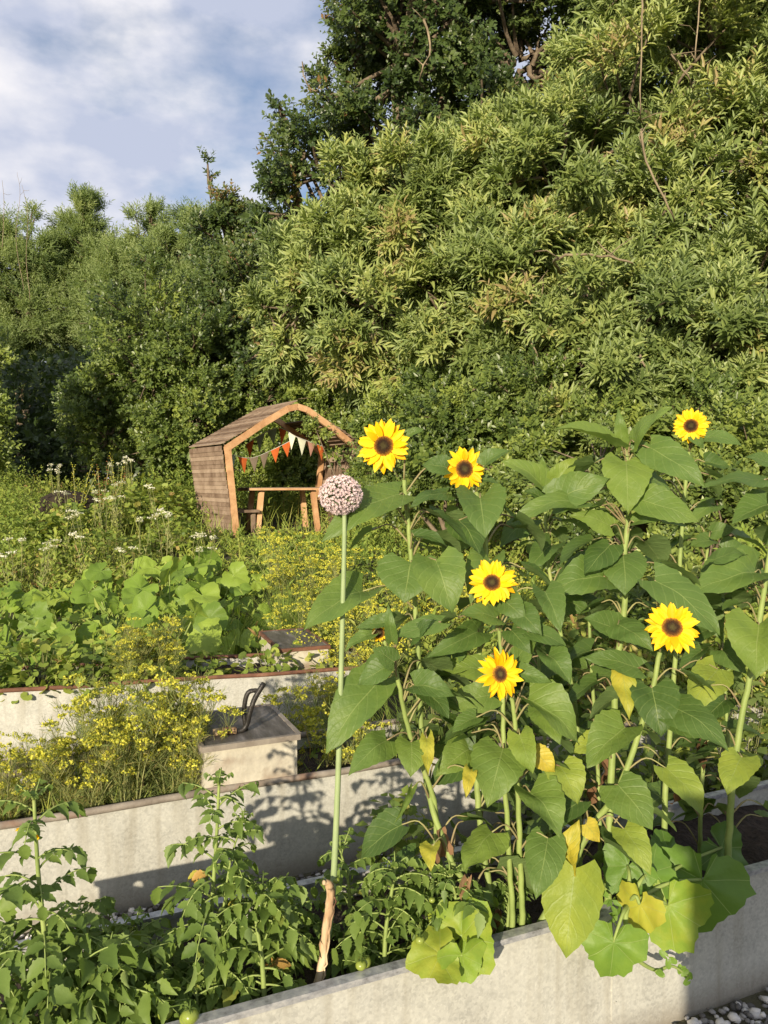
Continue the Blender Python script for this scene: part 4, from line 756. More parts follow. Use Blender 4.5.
# ------------------------------------------------------------------ dill
def dill_proto(h, nst, umb=True, spread=.16, rn=.5, leafy=1.0, us=.04, bs=1.0):
    aS, aL, aU = Acc(), Acc(), Acc()
    for k in range(nst):
        an = rs.uniform(0, 6.28); r0 = rs.uniform(0, .05); hh = h * rs.uniform(.6, 1.08); ln = rs.uniform(.2, 1) * spread
        p = smooth_path([[r0 * math.cos(an), r0 * math.sin(an), -.02], [(r0 + ln * .35) * math.cos(an), (r0 + ln * .35) * math.sin(an), hh * .5], [(r0 + ln) * math.cos(an + .2), (r0 + ln) * math.sin(an + .2), hh]], 4)
        tube(aS, p, np.linspace(.0035, .0014, len(p)), 5)
        tips = [p[-1]]
        for b in range(4):
            s = p[int(rs.uniform(3, len(p) - 1))]; d2 = rdir(1, .1)[0] * [.7, .7, 1]; e = s + nrm(d2 + [0, 0, .8]) * hh * rs.uniform(.15, .3); tube(aS, [s, (s + e) / 2 + [0, 0, -.004], e], [.0018, .0014, .001], 4); tips.append(e)
        m = int(26 * leafy)   # thread leaves
        ti = rs.randint(1, len(p), m); Pp = p[ti] + rs.normal(0, .006, (m, 3)); Dd = rdir(m, -.2) + [0, 0, .5]
        for q in range(4):
            D2 = nrm(Dd + rs.normal(0, .35, (m, 3))); leaves(aL, Pp + nrm(Dd) * rs.uniform(0, .045, (m, 1)), D2, rs.normal(size=(m, 3)), rs.uniform(.03, .075, m), .0022, QUAD, np.clip(rn + rs.normal(0, .2, m), 0, 1), curl=2)
        if umb:
            for e in tips:
                if rs.rand() < .15: continue
                nr_ = 11; a_ = rs.uniform(0, 6.28, nr_); rad = us * np.sqrt(rs.uniform(.05, 1, nr_)) * rs.uniform(.7, 1.2)
                tp = e + np.stack([rad * np.cos(a_), rad * np.sin(a_), us * .75 - rad * .35], 1)
                v = np.stack([np.repeat((e - [.0006, 0, 0])[None], nr_, 0), np.repeat((e + [.0006, 0, 0])[None], nr_, 0), tp], 1)
                aS.add(v.reshape(-1, 3), faces_t=np.arange(nr_ * 3).reshape(-1, 3))
                for q in range(5):
                    leaves(aU, tp + rs.normal(0, .0035, (nr_, 3)), rdir(nr_, 0), rdir(nr_, 0), .0078 * bs, .0065 * bs, QUAD, rs.uniform(0, 1, nr_))
    return aS, aL, aU
protos = []
def make_dill(name, cat, spec):
    root = thing(name, 'x', cat)
    aS, aL, aU = dill_proto(*spec[:2], **spec[2])
    aS.build('stems', STEMB, root); aL.build('feathery_leaves', DILL, root)
    if aU.n: aU.build('flower_heads', UMB, root)
    return root
def place(proto, used, pos, rz, sc, label, group):
    o = proto if not used else copy_tree(proto)
    o.location = [float(c) for c in pos]; o.rotation_euler = (0, 0, rz); o.scale = (sc, sc, sc); o['label'] = label; o['group'] = group; return o
dA = [make_dill('dill_plant', 'dill', (.42, 10, dict(rn=.5, spread=.2, leafy=2.2, us=.034, bs=1.5))), make_dill('dill_plant', 'dill', (.38, 9, dict(rn=.65, spread=.24, leafy=2.4, us=.032, bs=1.6))), make_dill('dill_plant', 'dill', (.44, 8, dict(rn=.45, spread=.2, leafy=2.6, us=.036, bs=1.5)))]
used = [False] * 3
k = 0
for (x, y, d, s, lab, gr) in (
  [(x_, 800, dn(x_, nn_), s_, 'yellow flowering dill plant in the dense dill row in the second trough', 'dill crowded in the second trough') for (x_, nn_, s_) in ((62, 3.2, .75), (85, 3.1, .8), (108, 3.22, .9), (128, 3.1, .92), (150, 3.25, 1.02), (172, 3.1, .98), (184, 3.22, .95), (193, 3.1, .8), (118, 3.35, .95), (165, 3.36, 1.0))] +
  [(12, 790, dn(12, 3.15), .72, 'small dill plant with yellow heads at the left edge behind the tomato flower', None), (34, 800, dn(34, 3.25), .6, 'wispy dill plant left of the dense dill row', None)] +
  [(312, 775, 3.75, .85, 'tall dill standing right of the pale metal box', None), (326, 770, 3.5, .7, 'dill plant growing beside the allium stalk behind the second trough', None), (372, 765, 3.45, .6, 'thin dill plant behind the left sunflower leaves', None)] +
  [(128, 680, 4.62, .85, 'leftmost dill in the rusty rimmed trough with brownish yellow heads', 'dill in the rusty rimmed trough'), (148, 678, 4.72, .95, 'tallest dill in the rusty rimmed trough between two others', 'dill in the rusty rimmed trough'), (172, 676, 4.72, .8, 'smaller dill at the right of the three in the rusty rimmed trough', 'dill in the rusty rimmed trough')] +
  [(332, 700, 4.6, .75, 'dill plant right of the tall whitish box', None)]):
    P = W(x, y, d); z = .33 if d < 5.2 else 0
    if x in (312, 326, 332, 372): z = 0.0; s = s * 1.5
    i = k % 3; place(dA[i], used[i], (P[0], P[1], z), rs.uniform(0, 6.28), s, lab, gr or 'dill plants'); used[i] = True; k += 1
# ------------------------------------------------------------------ low leafy plants in the rusty trough, round leaves
def leafy_mound(label, pos, r, h, nl, ls, mat, name='leafy_plant', cat='plant', group=None, T=ROUND, rn=.5):
    t = thing(name, label, cat, pos, group); a = Acc(); s = Acc()
    D = rdir(nl, 0.0); rr = rs.uniform(.5, 1, nl) ** .5
    P = D * rr[:, None] * [r, r, h] + [0, 0, .02]
    leaves(a, P, nrm(D * [1, 1, .1] + rs.normal(0, .5, (nl, 3))), nrm(D + [0, 0, .8] + rs.normal(0, .3, (nl, 3))), ls * rs.uniform(.6, 1.3, nl), ls * rs.uniform(.6, 1.2, nl), T, np.clip(rn + rs.normal(0, .22, nl), 0, 1))
    for i in range(0, nl, 6): tube(s, [[0, 0, 0], P[i] * [.6, .6, .5], P[i]], .0018, 4, cap=False)
    s.build('stems', STEMB, t); a.build('leaves', mat, t); return t
ru = np.array([math.cos(R(14.8)), math.sin(R(14.8)), 0]); rnv = np.array([-math.sin(R(14.8)), math.cos(R(14.8)), 0])
labs = ['round leaved plant at the left end of the rusty rimmed trough', 'low bright green plant in the rusty rimmed trough near the left edge', 'bright round leaved plant below the big butterbur leaves', 'leafy green mound left of the dill in the rusty trough', 'small leafy plant under the dill in the rusty trough', 'green plant by the right end of the rusty rimmed trough', 'sparse plant with pointed leaves beside the whitish box']
for i, (s_, dn_, r_) in enumerate(((2.0, .2, .2), (2.35, .25, .2), (2.65, .2, .19), (2.95, .22, .18), (3.3, .3, .13), (3.72, .25, .15), (3.98, .3, .11))):
    leafy_mound(labs[i], p3 + ru * s_ + rnv * dn_ + [0, 0, .32], r_ * 1.3, r_ * (1.7 if i < 4 else 1.3), 260 if i < 4 else 80, .06, HERBL, group='leafy plants in the rusty trough', rn=.45)
# ------------------------------------------------------------------ butterbur with big round leaves
def butterbur(label, pos, nl, size, hh):
    t = thing('butterbur_plant', label, 'plant', pos, 'big leaved plants behind the rusty trough'); st = Acc()
    for k in range(nl):
        az = k * 2.4 + rs.uniform(-.3, .3); rr = rs.uniform(.1, .48); z = hh * rs.uniform(.5, 1.0) * (1.1 - .6 * rr)
        B = np.array([rr * math.cos(az), rr * math.sin(az), z]); D = np.array([math.cos(az) * .9, math.sin(az) * .9, -.45]) + np.array([0, -.25, 0])
        a = Acc(); round_leaf(a, B, D, nrm(np.array([math.cos(az) * .3, math.sin(az) * .3 - 1.0, .8]) + rs.normal(0, .25, 3)), size * rs.uniform(.6, 1.25), rs.uniform(.2, .95), cup=.16, lobes=.09, nth=30, wav=.12); a.build('leaf', BUTL, t)
        tube(st, smooth_path([[.03 * math.cos(az), .03 * math.sin(az), -.02], B * [.5, .5, .6], B], 3), .006, 6)
    st.build('leaf_stalks', STEM, t)
bl = ['at the left edge of the photo, nearest row', 'with sunlit leaves left of the yellow dill', 'in the middle of its row above the dill', 'right of the yellow dill with drooping leaves', 'behind the left corner of the patch', 'at the back of the patch below the meadow', 'with pale leaves in the back row', 'closest to the wooden shelter', 'beside the grassy tuft, rightmost of the patch', 'mostly shaded, in the second row', 'below the shelter post']
for i, (x, y, d) in enumerate(((0, 640, 5.6), (45, 640, 5.8), (100, 635, 5.7), (165, 630, 5.7), (5, 600, 6.9), (60, 600, 7.0), (120, 600, 6.8), (215, 590, 7.2), (235, 620, 6.3), (170, 598, 6.7), (190, 575, 7.8))):
    P = W(x, y, d); butterbur('big leaved green plant ' + bl[i], (P[0], P[1], float(hgt(P[0], P[1]))), 14, .135, (.66, .56, .5)[i % 3] * (1.1 if i > 3 else 1))
# ------------------------------------------------------------------ grassy tufts and fennel
def tuft(label, pos, r, h, n, rn, name='grass_clump', cat='grass clump', group=None, w=.006):
    t = thing(name, label, cat, pos, group); a = Acc(); az = rs.uniform(0, 6.28, n); q = rs.uniform(0, 1, n) ** .6
    P = np.stack([np.cos(az) * r * .45 * q, np.sin(az) * r * .45 * q, 0 * az], 1); D = np.stack([np.cos(az) * q * r / h, np.sin(az) * q * r / h, 1 + 0 * az], 1)
    leaves(a, P, D + rs.normal(0, .12, (n, 3)), np.stack([-np.cos(az), -np.sin(az), .5 + 0 * az], 1), h * rs.uniform(.5, 1.1, n), w, BLADE, np.clip(rn + rs.normal(0, .15, n), 0, 1), curl=1.2)
    a.build('blades', HERBL, t); return t
for (lab, x, y, d, r, h, n) in (('fine grassy clump behind the tall whitish box', 235, 650, 5.9, .38, .62, 420), ('blue green feathery clump left of the allium stalk', 285, 640, 6.4, .40, .75, 520), ('wiry green clump below the shelter table', 318, 640, 6.0, .3, .7, 320), ('long bladed clump behind the middle sunflower stems', 430, 790, 3.75, .25, .6, 260), ('tall reedy clump behind the sunflower stems', 400, 780, 3.9, .22, .55, 200), ('dry grassy clump right of the pale metal box', 325, 760, 3.9, .18, .5, 160)):
    P = W(x, y, d); tuft(lab, (P[0], P[1], float(hgt(P[0], P[1]))), r, h, n, .3)
dF = [make_dill('fennel_plant', 'fennel', (.8, 18, dict(rn=.4, spread=.34, us=.08, leafy=1.6, bs=1.9))), make_dill('fennel_plant', 'fennel', (.75, 16, dict(rn=.35, spread=.38, us=.085, leafy=1.6, bs=1.8)))]
usedF = [False] * 2
fl = [('bushy yellow flowering fennel before the wooden table', 285, 600, 7.4, 1.0), ('yellow fennel right of the table behind the allium stalk', 318, 600, 7.2, 1.0), ('fennel bush with yellow heads left of the first sunflower', 355, 610, 6.6, 1.0), ('fennel with yellow heads between the two upper left sunflowers', 425, 600, 6.2, 1.05), ('fennel bush behind the round bloom sunflower', 470, 600, 6.4, 1.0), ('low yellow fennel beside the allium stalk', 330, 650, 5.2, .75), ('yellow fennel clump behind the short sunflower bud', 370, 660, 5.0, .85), ('fennel behind the central sunflower leaves', 530, 600, 6.2, 1.0), ('feathery fennel above the tall whitish box', 300, 640, 5.9, .75)]
for i, (lab, x, y, d, s) in enumerate(fl):
    P = W(x, y, d); j = i % 2; place(dF[j], usedF[j], (P[0], P[1], float(hgt(P[0], P[1]))), rs.uniform(0, 6), s, lab, 'fennel bushes behind the troughs'); usedF[j] = True
# ------------------------------------------------------------------ meadow
def meadow():
    a = Acc()
    def area(n, x0, x1, y0, y1): return rs.uniform(x0, x1, n), rs.uniform(y0, y1, n)
    xs, ys = area(17000, -11, 6.5, 5.2, 17)
    keep = (xs > -.62 * ys - 1) & (xs < .35 * ys + 1.5)
    keep &= ~((xs > -2.7) & (xs < -.6) & (ys > 11.4) & (ys < 13.4) & (rs.rand(len(xs)) < .85))
    keep &= ~((ys < 8) & (xs > -4.2) & (xs < -.7) & (rs.rand(len(xs)) < .6))
    xs, ys = xs[keep], ys[keep]; n = len(xs); pn = np.sin(xs * 1.1 + 2) * np.cos(ys * .8 + xs * .5) * .5 + .5
    P = np.stack([xs, ys, hgt(xs, ys)], 1); h = (.28 + .45 * pn) * rs.uniform(.55, 1.25, n) * (1 + .25 * (ys > 13)) * np.where((xs > -.34 * ys) & (xs < -.05 * ys) & (ys > 8.2) & (ys < 12), .3, 1); rnd = np.clip(.30 + .40 * (1 - pn) + rs.normal(0, .12, n), 0, 1)
    A = nrm(np.stack([rs.normal(0, .22, n), rs.normal(0, .22, n), np.ones(n)], 1))
    for sel, T, nl, ll, lw in ((rs.rand(n) < .55, SMALL, 13, .068, .036), (None, LANCE, 11, .09, .022)):
        m = sel if sel is not None else ~last; last = m
        sprigs(a, P[m], A[m], h[m], nl, ll, lw, T, 1.0, rnd[m], up=1.2)
    n = 5000; xs, ys = area(n, -11, 6.5, 5.2, 17); P = np.stack([xs, ys, hgt(xs, ys)], 1)
    D = np.stack([rs.normal(0, .25, n), rs.normal(0, .25, n), np.ones(n)], 1); hh = rs.uniform(.2, .6, n); leaves(a, P, D, rs.normal(size=(n, 3)) * [1, 1, .1], hh, .012, BLADE, np.clip(rs.normal(.6, .22, n), 0, 1))
    tag(a.build('meadow_plants', HERBL), 'tangled green and straw coloured wild meadow plants behind the planters', 'meadow', kind='stuff')
meadow()
def yarrow():
    root = thing('yarrow_plant', 'white flowered wild plant standing in the meadow', 'wildflower', group='white flowers in the meadow')
    s, f = Acc(), Acc()
    for k in range(3):
        e = np.array([rs.normal(0, .12), rs.normal(0, .12), rs.uniform(.5, .72)]); tube(s, [[0, 0, 0], e * [.4, .4, .5], e], [.004, .003, .002], 5)
        m = 26; an = rs.uniform(0, 6.28, m); r = .04 * np.sqrt(rs.rand(m)); P = e + np.stack([r * np.cos(an), r * np.sin(an), rs.normal(.01, .005, m)], 1)
        leaves(f, P, rdir(m) * [1, 1, .3], nrm(TOSUN + [0, 0, .7] + rs.normal(0, .3, (m, 3))), .020, .018, QUAD, rs.rand(m)); sprigs(s, [e * .1], [e], .45, 10, .06, .018, LANCE, 1, np.array([.4]))
    s.build('stems', STEMB, root); f.build('flower_heads', WHITEF, root); return root
yp = yarrow(); first = True
for (x, y, d) in [(95, 500, 10), (105, 508, 9.6), (85, 520, 9), (60, 525, 8.8), (120, 505, 10), (140, 530, 8.4), (165, 525, 8.6), (175, 520, 9), (40, 552, 7.8), (35, 558, 7.6), (90, 545, 7.9), (130, 560, 7.6), (185, 545, 8), (70, 500, 10.4), (55, 475, 12.5), (135, 448, 13.5), (130, 452, 13), (110, 492, 10.6), (160, 495, 10.4), (20, 548, 8), (60, 480, 12), (200, 560, 7.7), (15, 565, 7.4), (215, 545, 8.6), (115, 470, 12.4)]:
    P = W(x, y, d); z = P[2] - .62; z = min(max(z, float(hgt(P[0], P[1])) - .12), float(hgt(P[0], P[1])) + .0)
    o = yp if first else copy_tree(yp); first = False; o.location = (P[0], P[1], z); o.rotation_euler = (0, 0, rs.uniform(0, 6)); o.scale = (1, 1, max(.7, min(1.6, (P[2] - z) / .62)))
def dock(label, x, y, d, h, red):
    P = W(x, y, d); t = thing('seed_stalk', label, 'wild plant', (P[0], P[1], float(hgt(P[0], P[1]))), 'tall seed stalks in the meadow'); s = Acc(); f = Acc()
    for k in range(3):
        e = np.array([rs.normal(0, .18), rs.normal(0, .1), h * rs.uniform(.8, 1.05)]); p = smooth_path([[0, 0, 0], e * [.3, .3, .5], e], 4); tube(s, p, .006, 5)
        m = 90; i = rs.randint(4, 9, m); leaves(f, p[i] + rs.normal(0, .018, (m, 3)) * [1, 1, 3], rdir(m, 0), rdir(m), .02, .014, QUAD, rs.rand(m))
    s.build('stalks', STEMB, t); f.build('seeds', RUSTL if red else UMB, t)
RUSTL = leafmat('rust_seed', [(0, (.25, .09, .04)), (1, (.42, .18, .08))], .2, .7, .2, None, 0, 6)
dock('reddish brown dock seed stalks in the far meadow', 101, 480, 11.5, 1.15, True)
dock('pale leaning dry stalks in the far meadow', 118, 480, 12, 1.2, False)
dock('tall thin yellow seed head left of the red stalks', 76, 480, 12, 1.1, False)
# dark low heap in the meadow
a = Acc(); P = W(66, 487, 12.3); an = np.linspace(0, 6.283, 19)[:-1]; v = []
for i in range(5):
    ph = i / 4 * math.pi / 2
    for q in an: v.append([.55 * math.cos(ph) * math.cos(q) * (1 + .1 * math.sin(3 * q)), .4 * math.cos(ph) * math.sin(q), .62 * math.sin(ph)])
a.add(v, faces_q=[[i * 18 + j, i * 18 + (j + 1) % 18, (i + 1) * 18 + (j + 1) % 18, (i + 1) * 18 + j] for i in range(4) for j in range(18)])
o = a.build('compost_heap', SOIL); o.location = (P[0], P[1], float(hgt(P[0], P[1])) + .35); o.scale = (1, 1, .6); tag(o, 'low dark rounded heap among the meadow plants at left', 'heap')
# ------------------------------------------------------------------ wooden shelter
def shelter():
    A0 = W(235, 540, 11.5); gz = A0[2]; wv = nrm(np.array([.85, .53, 0])); dvv = np.array([-wv[1], wv[0], 0]); WD, DP = 2.05, 1.4
    he, hr = 1.39, 2.06
    t = thing('wooden_shelter', 'small wooden shelter with lapped board side and roof and an orange timber frame', 'shelter', A0, None, math.atan2(wv[1], wv[0]))
    for yy in (-.015, DP - .03):
        for x in (.035, WD - .035):
            a = Acc(); sx = .035 if x < 1 else WD - .035; lean = -.15 if x < 1 else .15
            beam(a, (x, yy, -.15), (x + lean, yy, he), .095, .055, (0, 1, 0), rnd=rs.rand()); a.build('post', LARCH, t, smooth=False)
        for s in (0, 1):
            a = Acc(); x0 = -.13 if s == 0 else WD + .13
            pts = [(x0, yy, he - .03), (x0 + (WD / 2 - x0) * .5, yy, he + (hr - he) * .53), (x0 + (WD / 2 - x0) * .86, yy, he + (hr - he) * .90), (WD / 2, yy, hr - .03)]
            for q in range(3): beam(a, pts[q], pts[q + 1], .06, .095, (0, 0, 1), rnd=rs.rand())
            a.build('rafter', LARCH, t, smooth=False)
    def boards(p0, p1, n, out, w, name, y0=-.025, y1=DP + .05):
        a = Acc(); p0, p1 = np.array(p0, float), np.array(p1, float)
        for i in range(n):
            f = (i + .5) / n; c = p0 + (p1 - p0) * f; d = nrm(np.array([p1[0] - p0[0], 0, p1[1] - p0[1]])); o_ = np.array([out[0], 0, out[1]])
            st = np.linalg.norm(p1 - p0) / n; cc = np.array([c[0], 0, c[1]]) + o_ * .022
            tilt = nrm(d + o_ * .16); e0 = cc - tilt * st * .62; e1 = cc + tilt * st * .62
            z = (e0 + e1) / 2; M = (np.stack([tilt, np.array([0, 1, 0.]), np.cross(tilt, [0, 1, 0])], 1), z)
            box(a, -st * .62, st * .62, y0 + rs.uniform(-.012, .012), y1, -.009, .009, M, rnd=rs.rand())
        return a.build(name, WEATH, t, smooth=False)
    boards((-.19, he), (.0, 0.0), 22, (-1, 0.05), 0, 'side_boards')
    nL = nrm(np.array([-(hr - he), WD / 2])); nR = np.array([-nL[0], nL[1]])
    boards((WD / 2, hr + .05), (-.20, he + .02), 20, nL, 0, 'roof_boards')
    boards((WD / 2 + .42, hr + .05 - .25), (WD + .2, he + .05), 8, nR, 0, 'roof_boards')
    boards((WD + .19, he), (WD, 0.0), 22, (1, .05), 0, 'side_boards')
    a = Acc(); box(a, .06, .44, .10, DP - .1, .40, .44, rnd=.4)
    for y in (.2, DP - .2): box(a, .08, .14, y - .03, y + .03, -.1, .40); box(a, .34, .40, y - .03, y + .03, -.1, .40)
    a.build('bench_seat', WEATH, t, smooth=False)
    # table: a thing of its own
    tp = A0 + wv * .98 + dvv * .45
    tb = thing('wooden_table', 'wooden table with splayed legs standing in the open shelter', 'table', tp, None, math.atan2(wv[1], wv[0]) - .12)
    a = Acc()
    for i in range(5): box(a, -.62, .62, -.36 + i * .146, -.36 + i * .146 + .138, .74, .775, rnd=rs.rand())
    a.build('table_top', WEATH, tb, smooth=False)
    a = Acc(); beam(a, (-.64, -.375, .752), (.64, -.375, .752), .02, .03); beam(a, (-.64, .375, .745), (.64, .375, .745), .025, .05); a.build('edge_rail', LARCH, tb, smooth=False)
    for sx in (-1, 1):
        for sy in (-1, 1):
            a = Acc(); beam(a, (sx * .52, sy * .30, -.12), (sx * .42, sy * .26, .745), .075, .075, (0, 1, 0), rnd=rs.rand()); a.build('leg', LARCH, tb, smooth=False)
    cols = {'o': flagmat('orange_cloth', (.62, .14, .03)), 'g': flagmat('sage_cloth', (.26, .30, .20)), 'w': flagmat('cream_cloth', (.66, .68, .52)), 'p': flagmat('peach_cloth', (.55, .30, .22)), 'b': flagmat('brown_cloth', (.27, .21, .15)), 'm': flagmat('mint_cloth', (.42, .52, .38))}
    def bunting(label, pts, seq, s):
        P = [W(*q) for q in pts]; path = smooth_path(P, 10); o = P[0]
        t2 = thing('bunting', label, 'bunting', o, 'bunting strings in the shelter'); a = Acc(); tube(a, path - o, .006, 5); a.build('string', flagmat('string', (.6, .58, .5)), t2)
        L = np.concatenate([[0], np.cumsum(np.linalg.norm(np.diff(path, axis=0), axis=1))]); n = len(seq)
        for i, c in enumerate(seq):
            s0 = L[-1] * (i + .08) / n; s1 = L[-1] * (i + .92) / n
            A, B = [np.array([np.interp(q, L, path[:, k]) for k in range(3)]) for q in (s0, s1)]
            Cp = (A + B) / 2 + np.array([rs.normal(0, .02), rs.normal(0, .03), -s * rs.uniform(.9, 1.1)]); mid = (A + B + Cp) / 3 + np.array([0, -.02, 0]); a = Acc(); off = np.array([0, .003, 0])
            for sg, fl in ((0, 0), (1, 1)):
                v = np.array([A, B, Cp, mid]) - o + off * sg; f = [[0, 3, 1], [1, 3, 2], [2, 3, 0]]; a.add(v, faces_t=[q[::-1] for q in f] if fl else f)
            a.build('pennant', cols[c], t2)
    bunting('lower string of coloured pennants swagged across the shelter front', [(225, 453, 11.45), (250, 458, 11.8), (272, 450, 12.1), (292, 440, 12.3)], 'mobboo', .25)
    bunting('upper string of coloured pennants under the shelter roof ridge', [(245, 445, 12.2), (262, 434, 12.3), (280, 428, 12.35), (297, 437, 12.2), (325, 447, 12.6)], 'oggowwpo', .25)
shelter()
# ------------------------------------------------------------------ trees
def tree(name, label, cat, lobes, foot, mat, T, nsp, nl, ll, lw, slen, group=None, sub=.34, barkm=None, droop=0.0, upb=.6, rn=.5, rnv=.2, trunk_r=.12, spread=.9, nsub=26, bare=(), openness=.35, gap=1.0):
    """lobes: (px,py,d,r[,rz]) ellipsoids of the crown, foot (px,d); nsp sprigs in total"""
    C0 = [W(l[0], l[1], l[2]) for l in lobes]; rr = [l[3] for l in lobes]; rz = [l[4] if len(l) > 4 else l[3] for l in lobes]
    fx = W(foot[0], 480, foot[1]); base = np.array([fx[0], fx[1], float(hgt(fx[0], fx[1]))])
    t = thing(name, label, cat, base, group); tr = Acc(); br = Acc(); lf = Acc()
    cen = np.mean(C0, axis=0); crotch = base + (cen - base) * [.35, .35, .3]
    tube(tr, smooth_path([base - [0, 0, .2], base + (crotch - base) * .5 + rs.normal(0, .05, 3), crotch], 3) - base, np.linspace(trunk_r * 1.3, trunk_r * .8, 7), 9)
    vol = np.array([r * r * z for r, z in zip(rr, rz)]) ** .8; vol /= vol.sum()
    for c, r, z, w_ in zip(C0, rr, rz, vol):
        mid = (crotch + c) / 2 + rs.normal(0, .12 * r, 3); p = smooth_path([crotch, mid, c], 4); tube(tr, p - base, np.linspace(min(trunk_r * .6, .14 * r), min(trunk_r * .2, .05 * r), len(p)), 7)
        ns = max(6, int(nsub * len(lobes) * w_)); D = rdir(ns); q = (openness + (1 - openness) * rs.uniform(0, 1, ns) ** .5) * rs.uniform(.75, 1.12, ns)
        sc = c + D * q[:, None] * [r, r, z]; sr = sub * r * rs.uniform(.6, 1.3, ns)
        sc[:, 2] = np.maximum(sc[:, 2], hgt(sc[:, 0], sc[:, 1]) + .15)
        for k in range(ns):
            tube(br, smooth_path([c + D[k] * .15 * r, (c + sc[k]) / 2 + rs.normal(0, .08 * r, 3), sc[k] + D[k] * sr[k] * .6], 2) - base, np.linspace(trunk_r * .2, trunk_r * .07, 5), 4, cap=False)
        m = max(1, int(nsp * w_ / ns)); K = np.repeat(np.arange(ns), m); d2 = rdir(len(K)); rad = rs.uniform(.3, 1, len(K)) ** .6
        P = sc[K] + d2 * (rad * sr[K])[:, None] * [1, 1, .75]
        A = nrm(d2 * .7 + D[K] * .9 + np.array([0, 0, upb]) + rs.normal(0, .25, (len(K), 3)))
        crn = np.clip(np.where(rs.rand(ns) < .012, 1.0, np.clip(rn + rs.normal(0, rnv, ns), 0, .9)), 0, 1)[K]
        sl_ = slen * rs.uniform(.6, 1.3, len(K)); rn_ = np.clip(crn + rs.normal(0, rnv * .5, len(K)), 0, 1); mk = rs.rand(len(K)) < .68
        sprigs(lf, (P - base)[mk], A[mk], sl_[mk], nl, ll, lw, T, spread, rn_[mk], droop=droop, up=.8)
        mk = ~mk; sprigs(lf, (P - base)[mk], nrm(A[mk] + rs.normal(0, .5, (mk.sum(), 3))), sl_[mk] * .8, nl, ll * .62, lw * 1.05, SMALL, 1.1, rn_[mk], droop=droop + .15, up=.8)
    tr.build('trunk', barkm or BARK, t); br.build('branches', barkm or BARK, t); lf.build('crown', mat, t)
    for b in bare:
        a = Acc(); q_ = list(b[1]); deep = .0 if q_[0][2] > 20 else 1.0
        if deep: q_ = [(q_[0][0] + 6, q_[0][1] + 14, q_[0][2] + .8)] + q_ + [(q_[-1][0] + 4, q_[-1][1] + 16, q_[-1][2] + .7)]
        p = smooth_path([W(*q) for q in q_], 5); p = p + rs.normal(0, b[0] * .35, p.shape); tube(a, p - base, np.linspace(b[0] * .8, b[0] * .3, len(p)), 6)
        for k in range(3):
            s = p[rs.randint(3, len(p) - 1)]; e = s + rdir(1, 0)[0] * .25; tube(a, [s - base, (s + e) / 2 - base + rs.normal(0, .02, 3), e - base], [b[0] * .4, b[0] * .3, b[0] * .15], 4)
        a.build('bare_branch', BARKP, t)
    return t
# near silvery long-leaved trees on the right
tree('sallow_tree', 'pale green long leaved tree filling the right side, right of its dark gap', 'tree', [(650, 130, 8.2, 1.05), (720, 60, 8.0, 1.05), (745, 180, 7.6, 1.0), (660, 230, 7.8, .9), (635, 60, 8.6, .95), (590, 140, 8.4, .8), (745, 300, 7.6, .95), (680, -40, 8.4, 1.0), (770, -50, 8.2, 1.2), (830, 120, 8, 1.2), (840, 280, 7.8, 1.1)],
     (690, 8.8), SILV, LANCE, 9500, 12, .13, .031, .24, 'pale leaved trees behind the sunflowers', sub=.19, trunk_r=.13, spread=.75, nsub=25, openness=.42, bare=[(.018, [(641, 130, 7.0), (650, 170, 6.95), (672, 215, 6.9)]), (.014, [(643, 0, 7.1), (642, 50, 7.1), (640, 110, 7.0)]), (.015, [(672, 55, 7.0), (690, 80, 6.9)]), (.012, [(700, 0, 7.2), (696, 60, 7.1)])])
tree('sallow_tree', 'pale green long leaved tree in the middle, leaning left over the shelter', 'tree', [(420, 215, 8.6, .9), (350, 235, 8.9, .8), (510, 190, 8.8, .95), (500, 260, 8.3, .9), (300, 300, 9.2, .7), (390, 310, 8.6, .95), (560, 190, 8.2, .95), (470, 330, 8.2, .85), (278, 335, 9.3, .45), (420, 370, 8.6, .6, .5)],
     (530, 9.6), SILV, LANCE, 9500, 12, .13, .031, .24, 'pale leaved trees behind the sunflowers', sub=.19, trunk_r=.13, spread=.75, nsub=25, openness=.42, bare=[(.02, [(500, 240, 7.4), (535, 290, 7.3), (565, 330, 7.3)]), (.013, [(520, 318, 7.2), (545, 375, 7.1)]), (.014, [(470, 390, 7.5), (500, 398, 7.4)])])
tree('sallow_tree', 'pale green bushy tree directly above the tall leafy sunflower', 'tree', [(600, 300, 7.6, .85), (560, 370, 7.3, .7), (640, 340, 7.2, .75), (700, 350, 7.0, .7), (760, 370, 6.8, .7), (620, 400, 6.8, .5), (530, 300, 7.9, .8), (820, 350, 6.9, .8), (700, 420, 6.6, .5)],
     (650, 7.9), SILV, LANCE, 7000, 12, .12, .03, .22, 'pale leaved trees behind the sunflowers', sub=.21, trunk_r=.10, spread=.8, nsub=22, openness=.42, rn=.42, bare=[(.02, [(555, 260, 6.7), (590, 255, 6.7), (635, 264, 6.8)]), (.014, [(640, 355, 6.5), (650, 380, 6.5)])])
tree('broadleaf_shrub', 'dark small leaved shrub below the pale trees, left of the sunflower tops', 'shrub', [(470, 410, 7.6, .6), (412, 420, 8.0, .5), (540, 420, 7.2, .55), (450, 450, 7.4, .5), (500, 470, 6.9, .5), (400, 480, 8.2, .4)],
     (450, 8.2), BUSHL, SMALL, 5200, 11, .06, .035, .16, 'shrubs behind the troughs', sub=.4, trunk_r=.05, rn=.42, nsub=18)
